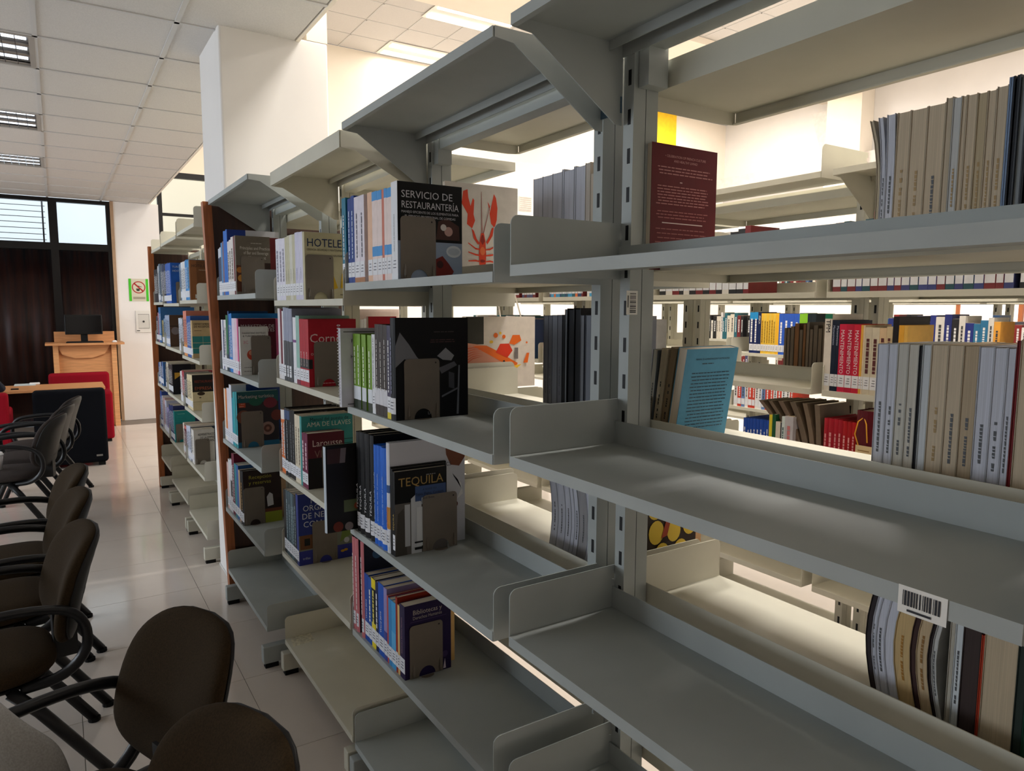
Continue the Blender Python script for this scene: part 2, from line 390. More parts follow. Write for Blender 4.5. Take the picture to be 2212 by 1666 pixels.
def slots(parent, x, y, z0, z1, s, wy=.009, pitch=.0815, h=.032, single=False):
    q = MB(); z = z0
    while z < z1:
        q.box((x-s*.0006, y-wy/2, z), (x+s*.0002, y+wy/2, z+h)); z += pitch
    if not single:
        o = q.build('slot_row', DARK, parent); o['kind'] = 'stuff'; return o
    me = None; z = z0
    while z < z1:
        if me is None: o = MB().box((x-s*.0006, y-wy/2, 0), (x+s*.0002, y+wy/2, h)).build('slot', DARK, parent); me = o.data
        else: o = bpy.data.objects.new('slot', me); COL.objects.link(o); o.parent = parent
        o.location = (0, 0, z); z += pitch
def upright(parent, x0, x1, ya, yb, z1, m, z0=.03, single=False):
    xm_ = (x0+x1)/2; q = MB()
    for (a, b) in ((x0, xm_-.001), (xm_+.001, x1)): q.box((a, ya, z0), (b, yb, z1))
    o = q.build('upright', m, parent)
    slots(o, x0, (ya+yb)/2-.003, .2, z1-.06, 1, single=single); slots(o, x1, (ya+yb)/2, .2, z1-.06, -1)
    return o
def foot(parent, x0, x1, ya, yb, m):
    o = MB().box((x0, ya, .022), (x1, yb, .10)).build('base_foot', m, parent); bevel(o, .004, 2)
    for x in (x0+.02, x1-.05):
        MB().box((x-.012, ya+.004, 0), (x+.045, yb-.004, .022)).build('rubber_glide', RUB, o)
    return o
def bay(name, label, group, xf, y0, y1, lev, can, m, mb=None, can_lip=.022, back=True, can_x=None, can_y=None, up_can=False, lip=.022, blev=None, bcan=None, uw=.032, base_lip=None, foot_x=None, ztop=None, near=0):
    """one double-faced steel bay: uprights, shelves towards the viewer's aisle and the far aisle"""
    mb = mb or m
    t = empty(name, (xf, (y0+y1)/2, 0)); tag(t, label, 'shelving', group)
    px0, px1 = xf+.29, xf+.36
    T = Matrix.Translation((-xf, -(y0+y1)/2, 0))
    zt = ztop or can+.0
    made = []
    def reg(o): made.append(o); return o
    for (ya, yb) in ((y0, y0+uw), (y1-uw, y1)):
        reg(upright(t, px0, px1, ya, yb, zt, m, single=(near and ((ya == y0) == (near < 0)))))
        reg(foot(t, (foot_x or xf-.02), xf+.66, ya-.006, yb+.004, m))
    for i, z in enumerate(lev):
        reg(shelf(t, xf, px0-.004, y0, y1, z, m, lip=lip if i < len(lev)-1 or not base_lip else base_lip))
    if up_can: reg(shelf(t, xf, px0-.004, y0, y1, can, m, name='top_shelf'))
    else:
        cy0, cy1 = can_y or (y0, y1)
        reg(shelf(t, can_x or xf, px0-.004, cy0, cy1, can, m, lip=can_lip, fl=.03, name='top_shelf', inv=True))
    if back:
        for z in (blev or lev): reg(shelf(t, xf+.65, px1+.004, y0, y1, z, mb))
        bz = bcan or can-.085
        reg(shelf(t, xf+.65, px1+.004, y0, y1, bz, mb, name='top_shelf', lip=.03, fl=.055, inv=True, deep=.034))
    reg(MB().box((px0+.012, y0+uw, .06), (px1-.012, y1-uw, .11)).build('base_rail', m, t))
    reg(MB().box((px0+.012, y0+uw, zt-.055), (px1-.012, y1-uw, zt-.02)).build('top_rail', m, t))
    done = set()
    def tr(o):
        if o.data.name not in done: done.add(o.data.name); o.data.transform(T)
    for o in made: tr(o)
    def fix(o):
        for c in o.children: tr(c); fix(c)
    for o in made: fix(o)
    return t
L_B1 = [1.686, 1.298, .910, .525, .137]; L_B2 = [1.676, 1.288, .892, .545, .142]
L_B3 = [1.629, 1.305, .905, .552, .150]; L_B4 = [1.660, 1.280, .908, .535, .190]
Y_B1, Y_B2, Y_B3, Y_B4 = (Y_at(2209, .77, 1.29), 1.214), (1.282, 2.180), (2.205, 3.050), (3.125, 3.965)
XF, X4, XE = .77, .712, .72
NEAR = 'bays of the near shelving range'
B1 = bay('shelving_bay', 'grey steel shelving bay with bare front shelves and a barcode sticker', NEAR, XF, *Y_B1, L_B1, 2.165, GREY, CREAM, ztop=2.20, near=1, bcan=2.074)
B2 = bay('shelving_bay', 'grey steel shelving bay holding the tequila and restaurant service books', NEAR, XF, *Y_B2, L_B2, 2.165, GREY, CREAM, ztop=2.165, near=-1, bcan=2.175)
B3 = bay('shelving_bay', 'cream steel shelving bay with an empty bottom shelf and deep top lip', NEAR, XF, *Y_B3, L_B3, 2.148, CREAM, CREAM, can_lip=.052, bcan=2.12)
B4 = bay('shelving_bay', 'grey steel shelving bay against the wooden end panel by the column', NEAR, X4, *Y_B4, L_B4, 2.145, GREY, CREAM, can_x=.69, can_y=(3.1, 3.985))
# boxy clip at the head of two uprights
for B, (ya, yb), (xa, xb), (pa, pb) in ((B1, Y_B1, (1378, 1419), (95, 190)), (B2, Y_B2, (938, 967), (300, 356))):
    yy = yb-.034; x0, x1 = X_at0(xa, yy, 2.0), X_at0(xb, yy, 2.0)
    z1, z0 = min(2.16, Z_at(pa, x0, yy)), Z_at(pb, x0, yy)
    o = MB().box((x0, yy-.03, z0), (x1, yy-.0005, z1)).build('head_clip', GREY, B); o.data.transform(Matrix.Translation((-XF, -(ya+yb)/2, 0)))
# wooden end panels: a stile, a dark board
def end_panel(x0b, x0t, x1, y, label, zt=2.14):
    t = empty('end_panel', (x0b, y, 0)); tag(t, label, 'panel')
    MB().add([(0, 0, 0), (.042, 0, 0), (.042, .055, 0), (0, .055, 0), (x0t-x0b, 0, zt), (x0t-x0b+.042, 0, zt), (x0t-x0b+.042, .055, zt), (x0t-x0b, .055, zt)],
        [(0, 3, 2, 1), (4, 5, 6, 7), (0, 1, 5, 4), (1, 2, 6, 5), (2, 3, 7, 6), (3, 0, 4, 7)]).build('stile', WOOD, t)
    MB().add([(.043, .02, 0), (x1-x0b, .02, 0), (x1-x0b, .04, 0), (.043, .04, 0), (x0t-x0b+.043, .02, zt-.01), (x1-x0b, .02, zt-.01), (x1-x0b, .04, zt-.01), (x0t-x0b+.043, .04, zt-.01)],
        [(0, 3, 2, 1), (4, 5, 6, 7), (0, 1, 5, 4), (1, 2, 6, 5), (2, 3, 7, 6), (3, 0, 4, 7)]).build('board', DWOOD, t)
    return t
end_panel(.722, .664, 1.40, 3.987, 'orange-brown wooden end panel standing in front of the white column')
end_panel(.700, .700, 1.40, 6.93, 'orange-brown wooden end panel of the distant range by the wall switch', 2.12)
# distant range past the column
FARG = 'bays of the distant range past the column'
E1 = bay('shelving_bay', 'cream steel shelving bay of the distant range directly behind the column', FARG, XE, 4.66, 5.36, [1.645, 1.272, .918, .548, .172], 2.10, CREAM, up_can=True, uw=.03)
E2 = bay('shelving_bay', 'cream steel shelving bay in the middle of the distant range', FARG, XE, 5.42, 6.24, [1.628, 1.296, .93, .55, .215], 2.09, CREAM, up_can=True, uw=.03)
E3 = bay('shelving_bay', 'cream steel shelving bay touching the distant wooden end panel', FARG, XE, 6.29, 6.90, [1.64, 1.305, .94, .565, .285], 2.08, CREAM, up_can=True, uw=.03)
# parallel ranges beyond
ROWB, ROWC, ROWD = 2.42, 4.07, 5.72
L_R = [1.665, 1.297, .91, .53, .15]
BAYY = [(-.13, .70), (.75, 1.615), (1.665, 2.53), (2.58, 3.45), (3.50, 4.37), (4.42, 5.29), (5.34, 6.21)]
RN = {ROWB: 'second range', ROWC: 'third range', ROWD: 'fourth range'}
ORD = ['first', 'second', 'third', 'fourth', 'fifth', 'sixth', 'seventh']
for X in (ROWB, ROWC, ROWD):
    for i, (a, b) in enumerate(BAYY):
        if X == ROWD and i > 5: continue
        bay('shelving_bay', f'cream steel shelving bay of the {RN[X]}, {ORD[i]} along from the window end', f'bays of the {RN[X]}', X, a, b, L_R, 2.11, CREAM, bcan=2.06, up_can=(i == 2))
# ================================================================== BOOKS
NAMED = [('white', (235, 235, 235)), ('grey', (140, 140, 142)), ('charcoal', (60, 58, 60)), ('black', (18, 18, 20)), ('red', (190, 30, 45)), ('maroon', (95, 20, 35)),
         ('brown', (96, 62, 40)), ('tan', (180, 150, 112)), ('cream', (226, 214, 186)), ('orange', (226, 120, 50)), ('yellow', (235, 195, 50)), ('lime green', (130, 170, 60)),
         ('dark green', (24, 70, 46)), ('teal', (30, 120, 125)), ('turquoise', (40, 165, 180)), ('light blue', (120, 175, 215)), ('blue', (35, 95, 185)), ('navy', (24, 36, 84)),
         ('lavender', (196, 190, 222)), ('purple', (84, 60, 120)), ('pink', (222, 150, 165)), ('pale pink', (236, 212, 210)), ('olive', (150, 145, 100))]
def cname(c): return min(NAMED, key=lambda n: sum((n[1][i]-c[i])**2 for i in range(3)))[0]
def X_at(px, Y, z):
    k = (px-1106)/FPX; n = RT-_f*k
    return -(Y*n.y+(z-CAMZ)*n.z)/n.x
BOOKS = 0; AUTO = {}
def prints(o, items, depth, h, t, back, name='cover_print'):
    """flat printed shapes and lettering on the cover that faces -Y; coordinates are fractions seen from that side"""
    s = 1 if back else -1
    def W(wf): return (depth*(1-wf) if back else depth*wf)
    lay = 0
    for it in items:
        lay += 1; yy = s*(t/2+.00025*lay)
        if it[0] == 'text':
            _, st, wf, vf, size, c = it[:6]; al = it[6] if len(it) > 6 else 'LEFT'; mw = it[7]*depth if len(it) > 7 else None
            xd = (-1, 0, 0) if back else (1, 0, 0)
            text(st, size, c, frame(xd, (0, 0, 1), (W(wf), s*(t/2+.0006+.00025*lay), vf*h)), o, 'lettering', al, mw)
        else:
            if it[0] == 'rect': pts = [(it[1], it[2]), (it[3], it[2]), (it[3], it[4]), (it[1], it[4])]; c = it[5]
            elif it[0] == 'disc':
                _, a, b, r, c = it[:5]; e = it[5] if len(it) > 5 else 1
                pts = [(a+r*h/depth*math.cos(2*PI*k/18), b+r*e*math.sin(2*PI*k/18)) for k in range(18)]
            elif it[0] == 'lines':      # rows of illegible small print
                _, w0, v0, w1, v1, n, c = it[:7]; q = MB()
                for k in range(n):
                    vv = v0+(v1-v0)*k/max(1, n-1); a = w0+random.random()*.04; b = w1-random.random()*.1
                    x = a
                    while x < b:
                        l = min(b-x, .03+random.random()*.07)
                        q.add([(W(x), yy, vv*h-.0011), (W(x+l), yy, vv*h-.0011), (W(x+l), yy, vv*h+.0011), (W(x), yy, vv*h+.0011)], [(0, 1, 2, 3)]); x += l+.012
                q.build('small_print', flat(c), o); continue
            else: pts, c = it[1], it[2]
            q = MB().add([(W(a), yy, b*h) for a, b in pts], [tuple(range(len(pts)))]); q.build(name, flat(c), o)
def book(X, Y, z, t, h, depth, color, back=False, lean=0, yaw=0, label=None, group=None, hc=False, pg=None, bands=(), st=None, stc=(240, 240, 240), sts=None, down=False,
         stick=True, cov=(), stamp=None, curl=0, base=None):
    global BOOKS; BOOKS += 1
    k = .0022 if hc else .0011
    q = MB(); n = 5; bul = t*.16 if hc else .0006
    # spine: shallow arc
    arc = [(-bul*math.sin(PI*i/n), -t/2+t*i/n) for i in range(n+1)]
    q.prism(arc+[(k, t/2), (k, -t/2)], 'z', 0, h)
    q.box((k, -t/2, 0), (depth, -t/2+k, h)); q.box((k, t/2-k, 0), (depth, t/2, h))
    o = q.build('book', mat(color, .5, 0, .05, 30, spec=.22), None)
    o.location = (X, Y, z); o.rotation_euler = (lean, 0, (PI if back else 0)+yaw)
    ins = .004 if hc else .0012
    pm = PAGE if pg is None else mat(pg, .8, 0, .10, 140, 0, stretch=(.05, 6, .05))
    p = MB(); nz = 6
    y0, y1 = -t/2+k+.0001, t/2-k-.0001; z0, z1 = ins*.8, h-ins; x0, x1 = k+.0003, depth-ins
    p.box((x0, y0, z0), (x1, y1, z1)); p.build('pages', pm, o)
    for (a, b, c) in bands:
        q = MB(); q.prism([(u-.0004, v*1.002) for u, v in arc]+[(.0005, t/2*1.002), (.0005, -t/2*1.002)], 'z', a*h, b*h); q.build('spine_band', flat(c), o)
    if stick and not back and t > .006:
        zz = .018; hh = min(.045, h*.2); q = MB()
        q.prism([(u-.0007, v*.94) for u, v in arc]+[(0, t/2*.94), (0, -t/2*.94)], 'z', zz, zz+hh); s_ = q.build('call_number_label', STICK, o)
        m = MB()
        for r in range(3): m.box((-bul-.0013, -t*.25, zz+hh*(.3+.2*r)), (-bul-.0008, t*(.22-.05*r), zz+hh*(.3+.2*r)+.002))
        m.build('print', flat((70, 72, 84)), s_)
    if st == '~':       # spine print too small to read
        sz = min(sts or t*.5, t*.6); q = MB(); zc = .075
        while zc < h*.8:
            l = .006+random.random()*.014
            q.add([(-bul-.0012, -sz*.35, zc), (-bul-.0012, sz*.35, zc), (-bul-.0012, sz*.35, zc+l), (-bul-.0012, -sz*.35, zc+l)], [(0, 3, 2, 1)]); zc += l+.003
        q.build('spine_print', flat(stc), o)
    elif st:
        sz = sts or min(t*.75, .022); me_w = h*.66
        org = (-bul-.0012, (-sz*.34 if not down else sz*.34), (.075 if not down else h-.02))
        M = frame((0, 0, 1), (0, 1, 0), org) if not down else frame((0, 0, -1), (0, -1, 0), org)
        text(st, sz, stc, M, o, 'spine_title', 'LEFT', me_w)
    if stamp:
        q = MB(); zc = h*.22; w_ = min(t*.22, .0042); i = 0
        while i < 13:
            l = .003+random.random()*.005
            if random.random() < .85: q.add([(x1+.0006, -w_/2+random.random()*.001, zc), (x1+.0006, w_/2, zc), (x1+.0006, w_/2, zc+l), (x1+.0006, -w_/2, zc+l)], [(0, 1, 2, 3)])
            zc += l+.0012; i += 1
        if q.v: q.build('edge_stamp', flat(stamp), o)['kind'] = 'stuff'
    if cov: prints(o, cov, depth, h, t, back)
    lab = label; o_auto = not lab
    if not lab:
        sz = 'thin ' if t < .013 else ('thick ' if t > .034 else '')
        hh = 'tall ' if h > .262 else ('short ' if h < .19 else '')
        lab = f'{sz}{hh}{cname(color)} book {base}'
        if back and 'pages outward' in base:
            sa = 'unstamped' if not stamp else ('brown-stamped' if stamp[0] > stamp[2]+30 else 'grey-stamped')
            l2 = f'{sz}{hh}{sa} {cname(color)} book {base}'
            if len(l2.split()) <= 16: lab = l2
    tag(o, lab, 'book', group or f'books {base}')
    if o_auto: AUTO[o.name] = cname(color)
    return o
def mesh_curl(o, amt):
    """bend a soft book sideways towards its top (pages sagging)"""
    for ob in [o]+list(o.children):
        me = ob.data
        if ob is o or ob.name.startswith('pages'):
            import bmesh
            bm = bmesh.new(); bm.from_mesh(me)
            zs = [v.co.z for v in bm.verts]; z0, z1 = min(zs), max(zs)
            for k in range(1, 6):
                g = bm.verts[:]+bm.edges[:]+bm.faces[:]
                bmesh.ops.bisect_plane(bm, geom=g, plane_co=(0, 0, z0+(z1-z0)*k/6), plane_no=(0, 0, 1))
            bm.to_mesh(me); bm.free()
        for v in me.vertices: v.co.y += amt(v.co.z)
STUFF = {}
def stuff_book(X, z, y, t, h, d, c, stick=True, bands=(), back=False):
    """a volume too small in view to be told apart, collected into one object"""
    def B(a, b, col): STUFF.setdefault(tuple(col), MB()).box(a, b)
    if back:
        B((X+.002, y-t+.002, z+.001), (X+d, y-.002, z+h-.001), c); B((X, y-t, z), (X+d, y-t+.0015, z+h), tuple(int(v*.7) for v in c)); return
    B((X, y-t+.0004, z), (X+d, y-.0004, z+h), c); B((X+.003, y-t+.002, z+h), (X+d-.002, y-.002, z+h+.0006), (222, 208, 186))
    for (p, q, k) in bands: B((X-.0004, y-t+.0002, z+h*p), (X+.0005, y-.0002, z+h*q), k)
    if stick: B((X-.0008, y-t+.002, z+.018), (X, y-.002, z+.06), (228, 230, 236))
    if t > .018:
        zc = z+.075
        while zc < z+h*.8:
            l = random.uniform(.006, .02); B((X-.0006, y-t*.64, zc), (X, y-t*.36, zc+l), (226, 226, 226) if sum(c) < 380 else (60, 60, 66)); zc += l+.004
def row(X, z, zm, xl, ents, base, back=False, zref=None, gap=.0006, far=False, ymax=None, **kw):
    """books side by side on one shelf; column boundaries and top rows read from the photograph"""
    out = []; zr = zref if zref is not None else z; yA = Y_at(zm.x(xl), X, zr); yZ = Y_at(zm.x(ents[-1][0]), X, zr)
    def YY(px):          # keep the row inside its bay
        Y = Y_at(px, X, zr)
        return Y if not ymax or yA <= ymax else yZ+(Y-yZ)*(ymax-yZ)/(yA-yZ)
    y1 = YY(zm.x(xl))
    for e in ents:
        xr, yt, c = e[:3]; op = dict(kw); op.update(e[3] if len(e) > 3 else {})
        xs = op.pop('xs', None)
        if xs is not None: y1 = YY(zm.x(xs))
        one = op.pop('one', False); y0 = YY(zm.x(xr)); t = max(.004, y1-y0-gap)
        h = Z_at(zm.y(yt), X, y0)-z if yt is not None else op.pop('h')
        op.pop('h', None)
        h = max(.13, min(.31 if far else .345, h)); d = op.pop('d', None)
        cx = op.pop('cx', None)
        if cx is not None: d = max(.13, X_at(zm.x(cx), y0, z)-X)
        if d is None: d = .155+.04*random.random() if h < .25 else .19+.02*random.random()
        # a stripe wider than one volume is a run of like volumes
        n = 1 if t < .055 or one else max(2, round(t/.034)); tt = (t+gap)/n
        for i in range(n):
            last = i == n-1; o2 = dict(op); hh = h if last else h-random.uniform(0, .006)
            Y = y1-(i+.5)*tt; dd = d if last else min(d, .2)
            if not last: o2.pop('cov', None); o2.pop('label', None)
            if far and not (last and 'label' in o2):
                stuff_book(X, z, Y+(tt-gap)/2, tt-gap, hh, dd, c, o2.get('stick', True), bands=o2.get('bands', ())); continue
            bo = book(X+(dd if back else 0), Y, z, tt-gap, hh, dd, c, back=back, base=base, **o2)
            out.append((bo, Y, tt-gap, hh, dd, cname(c)))
        y1 = y0
    # tell look-alikes apart by their neighbours where that helps
    labs = [b[0]['label'] for b in out]
    for i, b in enumerate(out):
        if labs.count(labs[i]) < 2 or b[0].name not in AUTO: continue
        nb = [out[j][5] for j in (i-1, i+1) if 0 <= j < len(out)]
        for n in nb:
            if n != b[5]:
                nl = f"{labs[i]}, touching {'an' if n[0] in 'aeiou' else 'a'} {n} one"
                if len(nl.split()) <= 16: b[0]['label'] = nl
                break
    return out
def bookend(Y, zm, xl, xr, yt, z, label, m=TAUPE, h=None):
    """pressed steel bookend: plate with arch cut-out, two ribs, tongue on the shelf"""
    a = X_at(zm.x(xl), Y, z); b = X_at(zm.x(xr), Y, z); w_ = b-a; h = h or Z_at(zm.y(yt), (a+b)/2, Y)-z
    w_ = max(.08, min(.16, w_)); h = max(.09, min(.22, h))
    t = empty('bookend', (a, Y, z)); tag(t, label, 'bookend', 'steel bookends on the near shelves')
    r = .012; ar = w_*.25; cx = w_*.52; ah = ar*1.05
    pts = [(0, .001), (cx-ar, .001)]+[(cx-ar*math.cos(PI*k/10), .001+ah*math.sin(PI*k/10)) for k in range(1, 10)]+[(cx+ar, .001), (w_, .001)]
    pts += [(w_-r+r*math.cos(PI/2*k/4), h-r+r*math.sin(PI/2*k/4)) for k in range(5)]+[(r-r*math.sin(PI/2*k/4), h-r+r*math.cos(PI/2*k/4)) for k in range(5)]
    MB().prism(pts, 'y', -.0012, 0).build('plate', m, t)
    for x in (cx-ar-.016, cx+ar+.016):
        MB().tube([(x, -.0012, .004), (x, -.004, .012), (x, -.004, .03), (x, -.0012, .042)], [.002, .004, .003, .001], 8).build('rib', m, t)
    tg = [(cx-ar*.8, -.0012)]+[(cx-ar*.8*math.cos(PI*k/10), -.0012-ar*.55*math.sin(PI*k/10)) for k in range(1, 10)]+[(cx+ar*.8, -.0012)]
    MB().prism(tg, 'z', .0003, .0012).build('tongue', m, t)
    MB().add([(w_-.014, -.0014, h-.014), (w_-.010, -.0014, h-.014), (w_-.010, -.0014, h-.010), (w_-.014, -.0014, h-.010)], [(0, 1, 2, 3)]).build('hole', DARK, t)
    return t
Z7 = ZM(720, 360, 5.027); Z8 = ZM(720, 640, 4.809); ZA = ZM(680, 900, 4.9); ZB = ZM(720, 1120, 4.165)
Z4 = ZM(320, 380, 3.471); Z5 = ZM(440, 640, 4.628); Z6 = ZM(440, 960, 3.204); ID = ZM(0, 0, 1)
# ---------------------------------------------------------------- bay 2
b2 = 'shelf of the tequila book bay'
S = lambda n, d: f'on the {n} {d}'
X2 = XF+.010
cov1 = [('rect', 0, 0, 1, .40, (150, 165, 188)), ('poly', [(.58, .43), (.62, .62), (.75, .66), (.95, .58), (.96, .43)], (70, 38, 30)), ('disc', .78, .52, .05, (190, 150, 140)), ('disc', .70, .56, .035, (215, 205, 200)),
        ('disc', .86, .31, .09, (214, 220, 226), .7), ('disc', .86, .31, .07, (190, 200, 210), .55), ('poly', [(.55, .02), (.56, .22), (.68, .26), (.78, .18), (.86, .10), (.8, .02)], (120, 30, 22)), ('disc', .64, .17, .04, (60, 14, 12)),
        ('text', 'SERVICIO DE', .05, .84, .027, (205, 205, 210), 'LEFT', .88), ('text', 'RESTAURANTERÍA', .05, .735, .026, (205, 205, 210), 'LEFT', .88), ('text', 'MANEJO EFICIENTE DE LOS ELEMENTOS PARA', .05, .685, .009, (200, 200, 204), 'LEFT', .88), ('text', 'EL SERVICIO PROFESIONAL DE COMIDAS', .1, .64, .009, (200, 200, 204), 'LEFT', .78)]
pk = dict(bands=[(.90, 1, (50, 145, 215)), (.28, .39, (50, 145, 215))])
R = row(X2, L_B2[0], Z7, 108, [
    (150, 335, (34, 118, 146), dict(bands=[(0, .22, (14, 40, 90))], st='~', sts=.009)), (240, 312, (28, 62, 140), dict(xs=170, st='~', sts=.010, stc=(190, 205, 235))),
    (297, 318, (228, 222, 232), dict(st='~', stc=(90, 90, 110), sts=.008, bands=[(0, .06, (170, 110, 60))])), (347, 300, (228, 222, 232), dict(st='~', stc=(90, 90, 110), sts=.008, bands=[(0, .06, (170, 110, 60))])),
    (432, 272, (232, 190, 160), dict(xs=384)), (487, 262, (236, 218, 214), pk), (538, 250, (236, 218, 214), pk), (562, 245, (206, 120, 100), {}), (590, 232, (236, 218, 214), pk), (640, 222, (236, 218, 214), pk),
    (706, 150, (6, 6, 7), dict(cx=1400, bands=[(.0, 1, (226, 230, 236))], st='SERVICIO DE RESTAURANTERÍA', stc=(60, 60, 70), sts=.007, cov=cov1, label='black restaurant-service book with white title facing out above a steel bookend'))], S('uppermost', b2))
bookend(R[-1][1]-R[-1][2]/2-.0025, Z7, 735, 1115, 545, L_B2[0], 'taupe steel bookend against the black restaurant-service book')
# shelf 2
cov2 = [('poly', [(.0, .73), (.0, .52), (.12, .60), (.3, .52), (.40, .52), (.28, .62), (.18, .74), (.06, .86)], (120, 122, 130)), ('poly', [(.56, .62), (.68, .70), (.80, .62), (.76, .57), (.64, .58)], (150, 152, 160)), ('poly', [(.58, .50), (.80, .56), (.84, .52), (.62, .44)], (90, 92, 100)),
        ('poly', [(.72, .46), (.80, .44), (.80, .28), (.72, .30)], (66, 68, 76)), ('poly', [(.86, .52), (.88, .52), (.86, .02), (.83, .02)], (112, 116, 126)), ('poly', [(.62, .22), (.86, .30), (.86, .28), (.62, .20)], (100, 104, 112)),
        ('lines', .5, .86, .82, .86, 1, (70, 60, 60)), ('lines', .44, .76, .82, .78, 2, (80, 50, 50)), ('text', 'LIBRO', .42, .04, .012, (170, 170, 175))]
g = dict(bands=[(.0, .12, (30, 44, 24)), (.12, .30, (222, 228, 236))], stick=False, st='~', stc=(235, 245, 220), sts=.010)
R = row(X2, L_B2[1], Z8, 218, [
    (255, 392, (120, 160, 50), g), (292, 394, (120, 160, 50), g), (348, 402, (120, 160, 50), dict(g, xs=304)), (408, 408, (120, 160, 50), dict(g, xs=366)),
    (443, 398, (232, 234, 238), dict(xs=410, st='Manual práctico de cafetería y bar', stc=(30, 30, 36), sts=.011)),
    (484, 292, (58, 48, 44), dict(bands=[(.12, .30, (214, 214, 220))], stick=False, st='~', stc=(200, 196, 192), sts=.007)), (522, 294, (58, 48, 44), dict(bands=[(.12, .30, (214, 214, 220))], stick=False, st='~', stc=(200, 196, 192), sts=.007)),
    (566, 300, (58, 48, 44), dict(bands=[(.12, .30, (214, 214, 220))], stick=False, st='~', stc=(200, 196, 192), sts=.007)), (604, 305, (70, 66, 92), dict(bands=[(0, .09, (226, 206, 40))], st='~', sts=.008)),
    (655, 226, (7, 7, 11), dict(cx=1400, st='~', stc=(120, 125, 150), sts=.008, hc=True, cov=cov2, label='large black book with a chef photograph facing out over the second bookend'))], S('second', b2))
bookend(R[-1][1]-R[-1][2]/2-.0025, Z8, 742, 1105, 650, L_B2[1], 'taupe steel bookend against the large black chef book')
# grey-white ring-bound book sticking out at the far end of shelf 2
Yw = Y_at(Z8.x(215), X2, L_B2[1])+.004
def ring_bound():
    x0 = X_at(Z8.x(92), Yw, L_B2[1]); o = book(x0, Yw+.012, L_B2[1], .02, Z_at(Z8.y(352), x0, Yw)-L_B2[1]+.005, .24, (206, 206, 216), stick=False, label='pale grey ring-bound manual jutting out past the shelf beside green spines',
        cov=[('rect', .04, .95, 1, .96, (60, 60, 60)), ('text', 'F', .14, .82, .016, (30, 40, 40)), ('text', 'H', .13, .62, .016, (30, 40, 40)), ('rect', .08, .03, .6, .04, (60, 60, 70))], base=S('second', b2))
    q = MB()
    for k in range(26):
        zz = .012+k*.0098
        q.tube([(-.002+.005*math.cos(a*PI/4), 0.0, zz+.002*math.sin(a*PI/4)) for a in range(0, 9)], .0009, 5)
    q.build('ring_binding', flat((235, 235, 240), .4), o)
ring_bound()
# shelf 3
teq = dict(st='TEQUILA', stc=(225, 225, 228), sts=.020, hc=True)
blu = dict(st='Cocteles de todo el mundo', stc=(180, 205, 240), sts=.013, hc=True)
cov3 = [('rect', 0, 0, 1, .62, (96, 92, 88)), ('poly', [(.30, .0), (.30, .66), (.42, .72), (.5, .60), (.5, 0)], (206, 210, 216)), ('poly', [(.0, .0), (.05, .5), (.16, .56), (.22, 0)], (70, 66, 60)), ('poly', [(.18, .1), (.18, .60), (.28, .60), (.28, .1)], (190, 194, 200)),
        ('rect', .38, .62, .98, .80, (60, 84, 132)), ('rect', .50, .58, .98, .66, (190, 200, 214)), ('poly', [(.40, .08), (.40, .55), (.52, .55), (.52, .08)], (222, 226, 230)), ('rect', .36, .04, .56, .07, (30, 30, 30)), ('rect', .36, .12, .56, .14, (30, 30, 30)),
        ('text', 'TEQUILA', .06, .82, .036, (170, 140, 80), 'LEFT', .86), ('text', 'A GUIDE TO', .52, .745, .008, (30, 40, 60)), ('text', 'Types, Flights, Cocktails,', .38, .69, .011, (25, 30, 45), 'LEFT', .56), ('text', 'and Bites', .52, .64, .010, (25, 30, 45)), ('lines', .58, .93, .82, .93, 1, (150, 150, 150))]
cov3b = [('rect', 0, 0, 1, 1, (206, 208, 218)), ('poly', [(.72, 1), (.74, .84), (.80, .74), (.92, .72), (1, .80), (1, 1)], (120, 66, 40)), ('poly', [(.82, .66), (.95, .55), (.97, .45), (.88, .40), (.95, .50), (.90, .60)], (230, 230, 234)), ('disc', .86, .36, .03, (90, 30, 24)),
         ('text', 'BEVERAGE BASICS', .30, .735, .016, (40, 42, 50), 'LEFT', .5)]
R = row(X2, L_B2[2], ZA, 458, [
    (490, 165, (9, 9, 12), dict(teq)), (537, 172, (9, 9, 12), dict(teq)), (592, 188, (9, 9, 12), dict(teq, xs=540)), (640, 206, (9, 9, 12), dict(teq, xs=598)),
    (672, 306, (36, 106, 214), dict(blu)), (706, 312, (36, 106, 214), dict(blu)), (722, 318, (36, 106, 214), {}), (772, 340, (36, 106, 214), dict(blu)),
    (806, 285, (214, 216, 224), dict(cx=1590, hc=True, bands=[(.22, .42, (214, 150, 60)), (.55, .62, (40, 80, 140))], st='BEVERAGE', stc=(190, 110, 40), sts=.013, cov=cov3b, label='large pale grey beverage book behind the smaller tequila book')),
    (818, 540, (8, 8, 9), dict(cx=1395, stick=False)), (832, 560, (8, 8, 9), dict(cx=1395, stick=False)), (856, 592, (8, 8, 9), dict(cx=1400, st='TEQUILA', stc=(200, 170, 90), sts=.012, cov=cov3, label='tequila guide book with a bottle photograph facing out over a bookend'))], S('third', b2))
bookend(R[-1][1]-R[-1][2]/2-.0025, ZA, 1145, 1505, 810, L_B2[2], 'taupe steel bookend against the tequila guide book')
